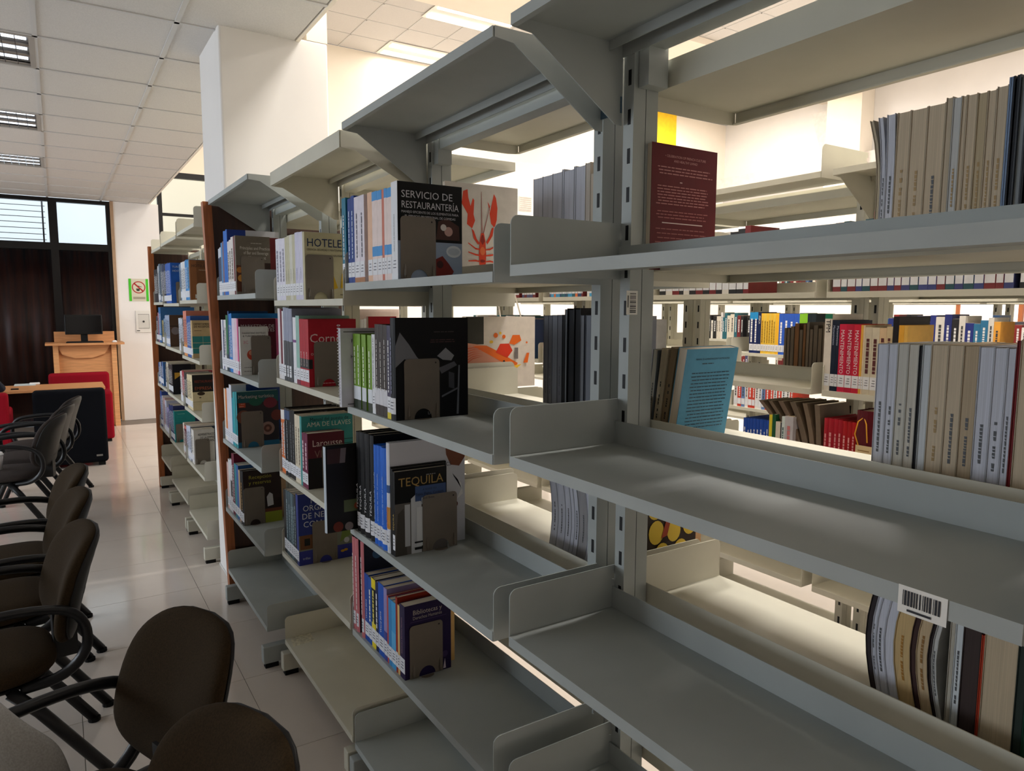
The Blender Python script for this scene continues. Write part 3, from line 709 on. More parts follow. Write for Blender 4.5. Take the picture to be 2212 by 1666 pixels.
# dark photo book pulled out of shelf 3
def pulled():
    Y = Y_at(ZA.x(455), X2, L_B2[2])+.006
    x0 = X_at(ZA.x(135), Y, L_B2[2]); h = Z_at(ZA.y(325), x0, Y)-L_B2[2]
    book(x0, Y+.011, L_B2[2], .021, h, .22, (26, 24, 26), hc=True, stick=False, bands=[(0, 1, (200, 212, 224))], cov=[('rect', 0, 0, 1, 1, (11, 9, 9)), ('rect', .02, .80, .26, .97, (60, 36, 34)), ('poly', [(.2, .80), (.28, .80), (.30, .97), (.22, .97)], (120, 112, 118)),
        ('disc', .62, .72, .03, (180, 60, 20), 1.6), ('rect', .25, .22, .70, .36, (92, 104, 72)), ('disc', .45, .28, .04, (150, 70, 40)), ('disc', .58, .30, .03, (120, 130, 60)), ('disc', .16, .06, .06, (110, 40, 24)), ('disc', .32, .05, .05, (130, 120, 120))],
        label='dark food-photograph book pulled out past the third shelf edge', base=S('third', b2))
pulled()
# shelf 4
ped = dict(bands=[(0, 1, (196, 112, 118))], st='~', stc=(240, 220, 220), sts=.009, hc=True)
cov4 = [('text', 'Bibliotecas y', .17, .86, .020, (190, 178, 170), 'LEFT', .62), ('text', 'Derechos Humanos', .17, .795, .0145, (176, 166, 160), 'LEFT', .62), ('rect', .12, .765, .9, .768, (110, 90, 130)), ('disc', .86, .22, .045, (60, 44, 84)), ('poly', [(.82, .02), (.86, .16), (.88, .02)], (210, 200, 214))]
R = row(X2, L_B2[3], ZB, 188, [
    (243, 188, (30, 28, 44), dict(ped, d=.21)), (290, 216, (24, 30, 48), dict(ped, xs=262, d=.22, cov=[('disc', .2, .86, .05, (50, 90, 130)), ('disc', .5, .8, .04, (40, 70, 110))])),
    (325, 515, (30, 74, 160), dict(st='Word 2010', sts=.013, d=.23)), (352, 545, (34, 84, 170), dict(st='~', sts=.012, d=.23)), (388, 560, (20, 20, 22), dict(bands=[(.86, 1, (236, 214, 30)), (0, .08, (236, 214, 30)), (.22, .36, (236, 214, 30))], st='~', stc=(240, 230, 120), sts=.014, d=.23)),
    (412, 585, (26, 36, 80), dict(st='~', sts=.012, d=.22)), (462, 610, (34, 88, 186), dict(st='Word 2010', sts=.014, d=.23)), (490, 640, (150, 140, 190), dict(d=.17, bands=[(0, .4, (60, 70, 150))])), (503, 700, (190, 80, 80), dict(d=.15)), (530, 735, (60, 140, 200), dict(d=.15)),
    (568, 770, (70, 160, 216), dict(bands=[(.3, .55, (90, 175, 225))], d=.15)), (585, 715, (150, 44, 26), dict(d=.16)), (603, 790, (226, 186, 120), dict(cx=1092)), (648, 800, (36, 24, 66), dict(cx=1060, st='Bibliotecas y Derechos Humanos', sts=.008, stc=(190, 150, 160), cov=cov4, label='dark purple library book facing out over the lowest bookend'))], S('fourth', b2))
bookend(R[-1][1]-R[-1][2]/2-.0025, ZB, 690, 985, 940, L_B2[3], 'taupe steel bookend against the dark purple library book')
# ---------------------------------------------------------------- bay 3 (cream)
b3 = 'shelf of the cream bay'
ho = dict(st='HOTELES', stc=(110, 110, 90), sts=.011)
R = row(X2, L_B3[0], Z4, 932, [
    (962, 470, (226, 226, 236), dict(st='~', stc=(150, 150, 170))), (983, 468, (222, 220, 236), dict(st='~', stc=(150, 150, 170))), (1010, 465, (226, 224, 238), dict(st='~', stc=(150, 150, 170))), (1050, 446, (196, 192, 164), ho), (1074, 440, (214, 212, 200), ho),
    (1098, 436, (196, 192, 164), ho), (1130, 420, (206, 204, 226), dict(ho, stc=(60, 60, 130))), (1165, 416, (210, 208, 228), dict(ho, stc=(60, 60, 130))),
    (1182, 418, (190, 182, 150), dict(cx=1500, stick=False, cov=[('rect', 0, 0, 1, .0, (0, 0, 0)), ('text', 'HOTELES', .05, .79, .042, (24, 40, 80), 'LEFT', .9), ('text', 'GERENCIA, SEGURIDAD Y MANTENIMIENTO', .05, .73, .0105, (50, 44, 36), 'LEFT', .9), ('text', 'CHAVARRÍA', .6, .65, .010, (50, 44, 36), 'LEFT', .35),
        ('poly', [(.66, .16), (.62, .44), (.70, .30), (.76, .18)], (200, 160, 30)), ('poly', [(.82, .18), (.86, .40), (.97, .40), (.97, .18)], (206, 166, 30)), ('lines', .8, .08, .98, .08, 1, (60, 50, 40))], label='khaki hotel management book facing out on the uppermost cream bay shelf'))], S('uppermost', b3), ymax=3.04)
bookend(R[-1][1]-R[-1][2]/2-.0025, Z4, 1188, 1395, 592, L_B3[0], 'taupe steel bookend against the khaki hotel management book')
co = dict(st='Cornell', stc=(235, 215, 210), sts=.018, bands=[(.27, .41, (24, 20, 20))])
cg = dict(bands=[(0, .55, (20, 22, 28))], stick=True, hc=True)
R = row(X2, L_B3[1], Z5, 735, [
    (758, 122, (224, 220, 222), {}), (778, 130, (110, 30, 44), dict(bands=[(0, .2, (220, 220, 224))])), (796, 148, (230, 230, 234), {}), (826, 112, (150, 156, 178), cg), (853, 118, (150, 156, 178), cg), (886, 125, (150, 156, 178), cg),
    (925, 212, (232, 232, 238), dict(xs=892, bands=[(.62, .66, (120, 60, 130))])), (962, 196, (150, 190, 180), dict(bands=[(0, .1, (120, 30, 60))])), (1000, 228, (176, 26, 44), co), (1022, 230, (176, 26, 44), co),
    (1060, 232, (176, 26, 44), dict(co, cx=1510, cov=[('rect', 0, .27, .08, .41, (24, 20, 20)), ('text', 'Cornell', .02, .66, .046, (226, 200, 196), 'LEFT', .95), ('text', 'on hospitality', .04, .47, .02, (216, 180, 176), 'LEFT', .8), ('lines', .1, .05, .8, .05, 1, (230, 190, 190))], label='red hospitality handbook with large white title facing out in the cream bay'))], S('second', b3), ymax=3.04)
bookend(R[-1][1]-R[-1][2]/2-.0025, Z5, 1112, 1385, 455, L_B3[1], 'taupe steel bookend against the red hospitality handbook')
R = row(X2, L_B3[2], Z5, 752, [
    (795, 1140, (226, 116, 50), dict(bands=[(.85, 1, (236, 232, 228))], st='~')), (850, 1128, (24, 24, 26), dict(st='~', stc=(120, 124, 130), sts=.018, bands=[(.84, .97, (20, 60, 110))], hc=True)), (905, 1150, (18, 18, 20), dict(st='~', stc=(110, 112, 116), sts=.014, d=.22, cov=[('text', 'DIRECCIÓN DE', .3, .95, .010, (150, 150, 150))])),
    (942, 1192, (226, 214, 190), dict(st='~', stc=(120, 100, 80), sts=.008)), (965, 1200, (226, 214, 190), dict(st='~', stc=(60, 50, 40), sts=.008)),
    (985, 1205, (60, 150, 150), dict(cx=1500, stick=False, cov=[('text', 'Manual del puesto de', .16, .92, .020, (20, 44, 50), 'LEFT', .75), ('text', 'AMA DE LLAVES', .10, .84, .026, (216, 222, 210), 'LEFT', .86)]+[('rect', .70, .62-.06*k, 1, .628-.06*k, (16, 50, 52)) for k in range(6)], label='teal housekeeping manual facing out in the cream bay')),
    (1050, 1378, (110, 28, 66), dict(cx=1415, st='~', stc=(220, 190, 200), sts=.02, cov=[('rect', 0, 0, 1, .55, (22, 16, 18)), ('rect', 0, .55, 1, 1, (92, 22, 38)), ('text', 'Larousse', .12, .76, .036, (226, 206, 200), 'LEFT', .8), ('text', 'VINOS', .18, .56, .04, (150, 110, 100), 'LEFT', .7)], label='thick maroon wine encyclopedia facing out in the cream bay'))], S('third', b3), ymax=3.04)
bookend(R[-1][1]-R[-1][2]/2-.0025, Z5, 1190, 1420, 1480, L_B3[2], 'taupe steel bookend against the maroon wine encyclopedia')
hos = dict(st='~', stc=(150, 170, 176), sts=.012)
R = row(X2, L_B3[3], Z6, 533, [
    (552, 318, (18, 20, 22), dict(d=.2)), (575, 325, (60, 80, 88), hos), (597, 335, (60, 80, 88), hos), (613, 345, (90, 112, 120), hos), (628, 352, (50, 66, 72), hos), (645, 360, (36, 40, 44), hos),
    (664, 352, (44, 58, 130), dict(cx=1035, stick=True, cov=[('rect', 0, .0, 1, .20, (50, 56, 140)), ('rect', 0, .20, 1, .42, (120, 124, 110)), ('rect', .02, .22, .25, .42, (110, 70, 40)), ('rect', .10, .27, .20, .37, (20, 24, 24)), ('poly', [(.75, .24), (.80, .40), (.98, .42), (.98, .34), (.9, .3)], (110, 130, 60)), ('disc', .88, .26, .04, (190, 190, 196)), ('disc', .80, .11, .03, (200, 150, 30), .6), ('disc', .86, .12, .03, (200, 150, 30), .6),
        ('text', 'MANUAL', .22, .86, .030, (206, 212, 226)), ('text', 'ORGANIZA', .08, .76, .034, (206, 212, 226), 'LEFT', .72), ('text', 'DE NEGOC', .06, .65, .034, (206, 212, 226), 'LEFT', .72), ('text', 'CON', .08, .535, .034, (206, 212, 226)), ('text', 'trillas', .06, .08, .014, (190, 196, 214))], label='blue business organization manual facing out on the lowest cream bay books'))], S('fourth', b3), ymax=3.04)
bookend(R[-1][1]-R[-1][2]/2-.0025, Z6, 758, 928, 525, L_B3[3], 'taupe steel bookend against the blue organization manual')
# ---------------------------------------------------------------- bay 4 (by the wooden end panel)
X4s = X4+.010; b4 = 'shelf of the bay by the wooden panel'
R = row(X4s, L_B4[0], Z4, 468, [
    (498, 535, (214, 220, 232), dict(bands=[(.3, .8, (70, 84, 110))])), (516, 500, (90, 140, 190), {}), (530, 490, (130, 100, 110), {}), (572, 400, (40, 110, 200), dict(d=.25, cov=[('rect', 0, 0, .35, 1, (28, 60, 150)), ('rect', .35, .5, 1, 1, (214, 216, 226))])), (612, 478, (222, 218, 216), dict(st='~', stc=(120, 110, 100))), (640, 455, (222, 216, 214), dict(st='~', stc=(120, 110, 100))), (656, 450, (110, 40, 44), {}),
    (668, 446, (112, 104, 92), dict(cx=925, stick=False, cov=[('rect', .0, .05, .22, .5, (84, 40, 18)), ('disc', .1, .42, .05, (190, 120, 50)), ('disc', .14, .28, .06, (200, 140, 60)), ('rect', .8, .35, 1, .55, (50, 30, 20)), ('lines', .4, .88, .8, .88, 1, (206, 200, 190)), ('text', 'Principles and Practice', .12, .77, .021, (206, 202, 192), 'LEFT', .86), ('text', 'of Bar and Beverage', .22, .69, .021, (206, 202, 192), 'LEFT', .72), ('text', 'Management', .36, .61, .021, (206, 202, 192), 'LEFT', .5)], label='brown-grey bar management book facing out by the wooden panel'))], S('uppermost', b4), ymax=3.95)
bookend(R[-1][1]-R[-1][2]/2-.0025, Z4, 705, 880, 605, L_B4[0], 'taupe steel bookend against the brown-grey bar management book')
R = row(X4s, L_B4[1], Z5, 118, [
    (140, 236, (226, 226, 232), {}), (150, 240, (30, 50, 110), {}), (182, 236, (226, 226, 228), dict(st='~', stc=(20, 20, 24), sts=.012)), (210, 190, (40, 110, 70), dict(bands=[(0, .3, (24, 50, 60))])), (226, 150, (24, 70, 120), {}), (264, 172, (40, 130, 210), dict(d=.23, st='~')), (300, 222, (222, 214, 230), dict(d=.2)), (335, 222, (228, 200, 214), {}), (352, 226, (214, 100, 150), {}),
    (362, 226, (84, 18, 34), dict(cx=735, stick=False, cov=[('text', 'MARKETING DE', .05, .84, .022, (206, 196, 196), 'LEFT', .9), ('text', 'RESTAURANTES', .05, .77, .022, (206, 196, 196), 'LEFT', .9), ('disc', .5, .5, .08, (60, 20, 20)), ('poly', [(.6, .3), (.9, .5), (.7, .6)], (110, 20, 30))], label='maroon restaurant marketing book behind the white hotel marketing book')),
    (376, 306, (220, 218, 214), dict(cx=612, cov=[('text', 'MARKETING HOTELES', .08, .85, .012, (40, 30, 30), 'LEFT', .82), ('text', '& TURISMO ONLINE', .1, .79, .012, (40, 30, 30), 'LEFT', .8), ('text', '3C', .1, .65, .02, (214, 130, 150)), ('disc', .42, .42, .11, (196, 70, 44)), ('disc', .38, .46, .05, (220, 150, 120)), ('lines', .1, .16, .6, .08, 2, (60, 60, 60))], label='white hotel marketing book with a red fruit picture facing out'))], S('second', b4), ymax=3.95)
bookend(R[-1][1]-R[-1][2]/2-.0025, Z5, 485, 682, 395, L_B4[1], 'taupe steel bookend against the white hotel marketing book')
R = row(X4s, L_B4[2], Z5, 165, [
    (184, 925, (232, 220, 206), {}), (205, 930, (222, 130, 60), dict(bands=[(0, .1, (236, 232, 228))])), (240, 922, (224, 220, 232), {}), (272, 890, (220, 224, 236), dict(d=.24, cov=[('rect', .3, 0, 1, 1, (30, 60, 130))])), (288, 1018, (30, 140, 170), {}), (322, 960, (40, 160, 168), {}), (330, 965, (24, 60, 66), {}),
    (348, 960, (40, 160, 170), dict(cx=760, cov=[('rect', 0, 0, 1, 1, (46, 40, 44)), ('rect', 0, .8, 1, 1, (24, 84, 90)), ('rect', 0, 0, 1, .10, (36, 110, 150)), ('disc', .45, .82, .12, (24, 90, 74), .7), ('disc', .8, .78, .12, (120, 40, 56), .8), ('disc', .15, .55, .12, (120, 70, 54)), ('disc', .72, .32, .12, (150, 120, 110)), ('disc', .72, .32, .07, (96, 60, 50)), ('disc', .72, .32, .03, (160, 110, 90)), ('disc', .95, .55, .1, (110, 50, 44)), ('rect', .04, .72, .2, .80, (180, 70, 40)), ('text', 'Marketing turístico', .03, .88, .024, (196, 190, 186), 'LEFT', .85), ('lines', .05, .78, .2, .74, 2, (220, 180, 160))], label='multicoloured tourism marketing book facing out by the wooden panel'))], S('third', b4), ymax=3.95)
bookend(R[-1][1]-R[-1][2]/2-.0025, Z5, 385, 605, 1150, L_B4[2], 'taupe steel bookend against the tourism marketing book')
R = row(X4s, L_B4[3], Z6, 152, [
    (164, 128, (230, 190, 180), {}), (180, 110, (228, 226, 228), {}), (193, 108, (222, 220, 226), dict(bands=[(.3, .6, (40, 36, 44))])), (213, 66, (110, 26, 54), dict(st='~', d=.2)), (228, 140, (44, 140, 150), {}), (246, 150, (50, 96, 160), dict(d=.2)), (262, 186, (190, 160, 130), dict(d=.22)),
    (284, 188, (26, 22, 22), dict(cx=545, hc=True, st='~', stc=(190, 150, 90), sts=.014, cov=[('rect', 0, 0, 1, 1, (40, 26, 22)), ('rect', .55, .0, 1, .2, (150, 160, 50)), ('rect', .55, .2, 1, .26, (110, 60, 40)), ('poly', [(.62, .30), (.60, .48), (.68, .56), (.76, .52), (.78, .32)], (200, 200, 204)), ('text', 'Recepción', .14, .84, .026, (170, 160, 60), 'LEFT', .7), ('text', 'y reservas', .14, .74, .026, (170, 160, 60), 'LEFT', .7)], label='dark brown hotel reception book facing out on the fourth shelf'))], S('fourth', b4), ymax=3.95)
bookend(R[-1][1]-R[-1][2]/2-.0025, Z6, 284, 428, 298, L_B4[3], 'taupe steel bookend against the dark brown reception book')
# ---------------------------------------------------------------- distant range past the column
ZE0 = ZM(200, 560, 6.943); ZE1 = ZM(320, 780, 9.256); XEs = XE+.010; eb = 'shelf of the distant range'
R = row(XEs, 1.64, ZE0, 925, [(990, 140, (24, 24, 30), dict(stick=False, label='black book standing at the distant wooden end panel')), (1008, 100, (200, 204, 206), dict()), (1030, 20, (110, 130, 150), {})], S('uppermost', eb), far=True, ymax=6.88)
R = row(XEs, 1.629, ZE0, 1040, [(1060, 40, (70, 84, 100), {}), (1092, 60, (24, 40, 80), {}), (1112, 70, (22, 24, 34), {}), (1150, 56, (30, 84, 170), {}), (1190, 52, (34, 90, 180), dict(cx=1290, cov=[('text', 'TURISMO', .1, .88, .02, (190, 200, 220), 'LEFT', .8), ('text', 'HOSTELERÍA', .1, .78, .02, (190, 200, 220), 'LEFT', .8), ('disc', .6, .4, .14, (30, 24, 20)), ('disc', .5, .35, .06, (130, 100, 70))], label='blue hospitality book facing out in the distant range'))], S('uppermost', eb), far=True, ymax=6.88)
bookend(R[-1][1]-R[-1][2]/2-.0025, ZE0, 1262, 1312, 340, 1.629, 'taupe steel bookend against the blue book of the distant range')
R = row(XEs, 1.646, ZE0, 1318, [(1345, 66, (100, 130, 160), {}), (1375, 40, (222, 226, 230), {}), (1405, 30, (220, 220, 222), {}), (1440, 5, (40, 130, 196), dict(d=.23)), (1462, 3, (60, 150, 210), dict(d=.23)), (1478, 8, (110, 70, 40), dict(cx=1720, stick=False, cov=[('rect', .0, 0, .3, 1, (134, 84, 44)), ('text', 'HOTELERÍA', .08, .82, .026, (40, 26, 20), 'LEFT', .86), ('lines', .3, .93, .8, .93, 1, (50, 30, 20)), ('lines', .4, .75, .9, .75, 1, (200, 190, 170)), ('rect', .2, .04, .42, .14, (190, 186, 180))], label='brown hotel book facing out in the distant range'))], S('uppermost', eb), far=True, ymax=6.88)
R = row(XEs, 1.306, ZE0, 955, [(985, 850, (40, 54, 76), {}), (1002, 800, (190, 110, 120), {}), (1040, 720, (50, 110, 170), dict(d=.26))], S('second', eb), far=True, ymax=6.88)
R = row(XEs, 1.297, ZE0, 1055, [(1080, 920, (150, 140, 90), {}), (1102, 890, (110, 140, 170), {}), (1170, 838, (150, 168, 196), dict(cx=1290, cov=[('rect', 0, 0, 1, 1, (84, 60, 44)), ('rect', 0, .64, 1, .66, (20, 16, 14)), ('disc', .3, .5, .12, (120, 110, 110))], label='brown photo book facing out in the distant range'))], S('second', eb), far=True, ymax=6.88)
R = row(XEs, 1.273, ZE0, 1310, [(1345, 880, (196, 206, 220), {}), (1368, 890, (196, 200, 214), {}), (1382, 900, (60, 70, 80), {}), (1430, 775, (214, 130, 110), dict(bands=[(0, .3, (226, 150, 80))])), (1490, 850, (30, 84, 160), dict(d=.26)), (1510, 920, (196, 170, 126), dict(cx=1760, cov=[('rect', 0, .12, 1, .58, (44, 130, 130)), ('rect', 0, .26, 1, .27, (210, 190, 150)), ('rect', 0, .40, 1, .41, (210, 190, 150)), ('rect', .48, .12, .49, .58, (210, 190, 150)), ('text', 'DEPARTAMENTO', .08, .88, .018, (50, 40, 30), 'LEFT', .84), ('text', 'DE RECEPCIÓN', .08, .81, .018, (50, 40, 30), 'LEFT', .84), ('lines', .1, .73, .5, .73, 1, (80, 60, 40))], label='tan and teal reception book facing out in the distant range'))], S('second', eb), far=True, ymax=6.88)
R = row(XEs, .941, ZE1, 190, [(225, 30, (50, 90, 150), {}), (255, 25, (190, 200, 214), {}), (285, 20, (24, 50, 100), {}), (318, 20, (60, 110, 170), {})], S('third', eb), far=True, ymax=6.88)
R = row(XEs, .931, ZE1, 365, [(385, 60, (40, 44, 46), {}), (425, 35, (210, 204, 184), dict(d=.24)), (480, 80, (30, 26, 34), dict()), (510, 70, (24, 22, 28), dict(cx=620, cov=[('poly', [(.1, .5), (.1, .72), (.9, .72), (.8, .4), (.5, .66)], (200, 150, 50)), ('disc', .5, .2, .07, (200, 120, 40))], label='black and ochre book facing out in the distant range'))], S('third', eb), far=True, ymax=6.88)
R = row(XEs, .919, ZE1, 665, [(700, 205, (222, 220, 222), {}), (745, 205, (170, 40, 60), dict(bands=[(0, .25, (226, 226, 230))], st='~')), (800, 245, (26, 26, 30), dict(st='~', stc=(150, 150, 154))), (850, 280, (222, 208, 170), dict(st='~', stc=(80, 70, 50))), (905, 285, (224, 208, 168), dict(cx=1260, cov=[('rect', 0, .52, 1, 1, (28, 24, 22)), ('disc', .4, .47, .1, (60, 44, 30), .5), ('rect', 0, .24, 1, .245, (40, 36, 30)), ('text', 'RESTAURANT', .1, .78, .024, (150, 60, 40), 'LEFT', .9), ('text', 'EMPRESA', .1, .58, .03, (170, 84, 50), 'LEFT', .8), ('disc', .35, .36, .03, (70, 60, 44), .5)], label='thick tan and black restaurant book facing out in the distant range'))], S('third', eb), far=True, ymax=6.88)
R = row(XEs, .566, ZE1, 225, [(258, 590, (40, 80, 150), {}), (292, 600, (30, 60, 130), {}), (315, 700, (220, 216, 220), {})], S('fourth', eb), far=True, ymax=6.88)
R = row(XEs, .551, ZE1, 335, [(360, 745, (200, 160, 160), dict(d=.24)), (395, 800, (190, 190, 206), dict(d=.24)), (440, 945, (150, 140, 180), {}), (490, 895, (30, 50, 110), dict(d=.24)), (530, 900, (24, 40, 96), {}), (548, 1005, (40, 140, 140), dict(cx=960, cov=[('lines', .15, .9, .55, .9, 1, (170, 220, 214)), ('lines', .02, .75, .9, .5, 5, (30, 116, 116))], label='teal ruled book facing out in the distant range'))], S('fourth', eb), far=True, ymax=6.88)
bookend(R[-1][1]-R[-1][2]/2-.0025, ZE1, 570, 720, 1260, .551, 'taupe steel bookend against the teal ruled book of the distant range')
R = row(XEs, .549, ZE1, 720, [(745, 1240, (224, 214, 200), {}), (790, 1310, (96, 26, 40), dict(bands=[(.9, 1, (220, 130, 120))])), (830, 1300, (200, 206, 226), {}), (870, 1310, (206, 212, 230), {}), (886, 1330, (40, 60, 84), dict(d=.24)), (935, 1385, (220, 216, 210), dict(cx=1350, cov=[('text', 'ADMINISTRACIÓN', .2, .82, .024, (40, 40, 44), 'LEFT', .9), ('text', 'DE LA EMPRESA', .3, .73, .022, (40, 40, 44), 'LEFT', .8), ('text', 'RESTAURANTE', .2, .64, .024, (40, 40, 44), 'LEFT', .9)], label='white restaurant administration book facing out in the distant range'))], S('fourth', eb), far=True, ymax=6.88)
bookend(R[-1][1]-R[-1][2]/2-.0025, ZE1, 960, 1250, 1560, .549, 'taupe steel bookend against the white administration book')
# ---------------------------------------------------------------- books on the far side of the near range: fore-edges face the viewer
LIL, TAN, GRY = (208, 210, 222), (204, 186, 160), (200, 200, 198)
XB = 1.205
def fore(z, zm, xl, ents, base, zref, X=XB):
    E = []
    for e in ents:
        op = dict(e[3]) if len(e) > 3 else {}
        op.setdefault('pg', e[2]); op.setdefault('stamp', (84, 86, 90) if random.random() < .7 else None); cv = op.pop('cv', tuple(int(v*.9) for v in e[2]))
        E.append((e[0], e[1], cv, op))
    return row(X, z, zm, xl, E, base, back=True, zref=zref, gap=.0004)
ba = 'behind the bare grey bay'; bb = 'behind the tequila book bay'
ZF1 = ZM(1780, 160, 4.164); ZF2 = ZM(1380, 560, 2.659); ZF3 = ZM(1540, 960, 2.36); ZF4 = ZM(1080, 300, 4.608); ZF5 = ZM(960, 640, 4.627); ZF6 = ZM(1000, 960, 3.332)
zA = 1.686
br = dict(stamp=(168, 138, 90))
R = fore(zA, ZF1, 465, [(500, 395, (200, 186, 160), dict(stamp=None)), (545, 372, LIL), (622, 345, LIL), (742, 322, TAN, br), (890, 290, TAN, br), (1050, 250, TAN), (1112, 200, (196, 180, 156), dict(stamp=None)), (1190, 196, GRY, br), (1235, 186, TAN, dict(stamp=None)), (1330, 165, TAN, br), (1420, 150, (190, 172, 140), br), (1500, 130, TAN, br), (1602, 90, (200, 184, 160), br),
    (1640, 20, (150, 166, 190), dict(cv=(120, 140, 170), stamp=None, hc=True)), (1690, 5, (24, 26, 34), dict(cv=(16, 18, 26), stamp=None, hc=True)), (1780, -20, (150, 156, 160), dict(cv=(60, 64, 70), stamp=None, hc=True)), (1850, -30, (30, 34, 40), dict(cv=(24, 26, 30), stamp=None, hc=True))], f'pages outward on the uppermost shelf {ba}', 1.80)
def cu(a): return lambda z: a*max(0, (z-.13))**2
for k, (o, *_ ) in enumerate(R[:3]): mesh_curl(o, lambda z, a=(1.3, .7, .25)[k]: -a*max(0, z-.12)**2)
R = fore(1.298, ZF2, 1338, [(1398, 488, LIL), (1452, 487, LIL), (1512, 487, (204, 200, 190)), (1572, 490, (206, 200, 188)), (1592, 500, (30, 30, 34), dict(stamp=None, h=.2)), (1640, 492, (206, 210, 214)), (1735, 494, TAN, br), (1822, 496, TAN), (1908, 500, (186, 166, 138)), (1992, 506, LIL), (2066, 510, LIL), (2115, 512, LIL), (2138, 470, (130, 26, 30), dict(stamp=None)), (2300, 468, TAN), (2420, 468, (190, 170, 140)), (2540, 470, (190, 172, 150))], f'pages outward on the second shelf {ba}', 1.36)
R = fore(.910, ZF3, 820, [(850, None, (40, 30, 34), dict(h=.21, stamp=None)), (872, None, LIL, dict(h=.215)), (915, None, LIL, dict(h=.22)), (965, None, LIL, dict(h=.222)), (1050, None, (206, 176, 124), dict(h=.225, stamp=(170, 120, 50))), (1080, None, (60, 34, 30), dict(h=.215, stamp=None)), (1140, None, (200, 176, 140), dict(h=.22, stamp=(150, 110, 60))), (1160, None, (40, 28, 28), dict(h=.21, stamp=None)), (1188, None, GRY, dict(h=.215)), (1215, None, (190, 184, 170), dict(h=.21)), (1255, None, (214, 220, 224), dict(h=.22)), (1345, None, (58, 44, 42), dict(h=.23, stamp=None)), (1362, None, (200, 70, 40), dict(h=.18, stamp=None)), (1530, None, (196, 178, 150), dict(h=.23)), (1580, None, (30, 44, 38), dict(h=.23, stamp=None)), (1700, None, (24, 80, 60), dict(h=.24, stamp=None))], f'pages outward on the third shelf {ba}', .98)
for o, *_ in R[:9]: mesh_curl(o, lambda z: -.018*math.sin(PI*min(1, z/.22)))
# leaning books with a blue back cover (second shelf)
def leaning():
    z = 1.298; Y = 1.165
    xs = X_at(1440, Y, z); xe = X_at(1548, Y, z)
    ht = .215
    o = book(xe, Y-.01, z+.003, .026, ht, max(.13, xe-xs), (84, 150, 184), back=True, lean=math.radians(-9), label='worn light blue paperback leaning with its back cover showing', base='', group='leaning paperbacks by the upright',
        cov=[('text', 'MANUAL DE ADMINISTRACIÓN Y GASTRONOMÍA', .18, .88, .0062, (30, 40, 50), 'LEFT', .66), ('lines', .3, .84, .6, .84, 1, (50, 70, 84)), ('lines', .14, .74, .92, .14, 17, (44, 66, 84)), ('lines', .3, .06, .5, .06, 1, (40, 60, 80)), ('poly', [(.0, .0), (.0, .18), (.05, .12), (.03, .0)], (190, 200, 196))])
    for k, (yy, t, c, pg) in enumerate(((.024, .018, (150, 130, 100), (150, 128, 98)), (.044, .016, (200, 186, 160), (206, 190, 160)), (.062, .016, (90, 96, 100), (150, 140, 120)))):
        book(xe, Y+yy-.006, z+.003, t, ht-.004*k, max(.13, xe-xs)+.004*k, c, back=True, lean=math.radians(-9+1.5*k), pg=pg, stamp=(44, 40, 36), label=None, base='leaning behind the blue back cover', group='leaning paperbacks by the upright')
leaning()
# maroon back cover on the top shelf
def red_back():
    Y = 1.165; z = 1.686; x0 = X_at(1408, Y, 1.85); x1 = X_at(1548, Y, 1.85); h = Z_at(318, (x0+x1)/2, Y)-z
    it = [('text', '• CELEBRATION OF FRENCH CULTURE', .5, .90, .0075, (196, 140, 140), 'CENTER', .62), ('text', 'AND HEALTHY LIVING!', .5, .865, .0075, (196, 140, 140), 'CENTER', .36), ('lines', .08, .82, .95, .77, 3, (180, 120, 120)), ('lines', .4, .71, .55, .71, 1, (206, 170, 170)), ('lines', .06, .67, .9, .53, 7, (176, 112, 112)), ('lines', .06, .47, .9, .42, 3, (160, 90, 90)), ('rect', .16, .375, .78, .383, (214, 190, 190)), ('lines', .06, .33, .9, .08, 8, (150, 84, 84))]
    book(x1, Y+.012, z, .02, h, x1-x0, (92, 12, 24), back=True, stick=False, cov=it, label='maroon book back cover of small print beside the steel upright', base='', group='facing-out books on the far side')
red_back()
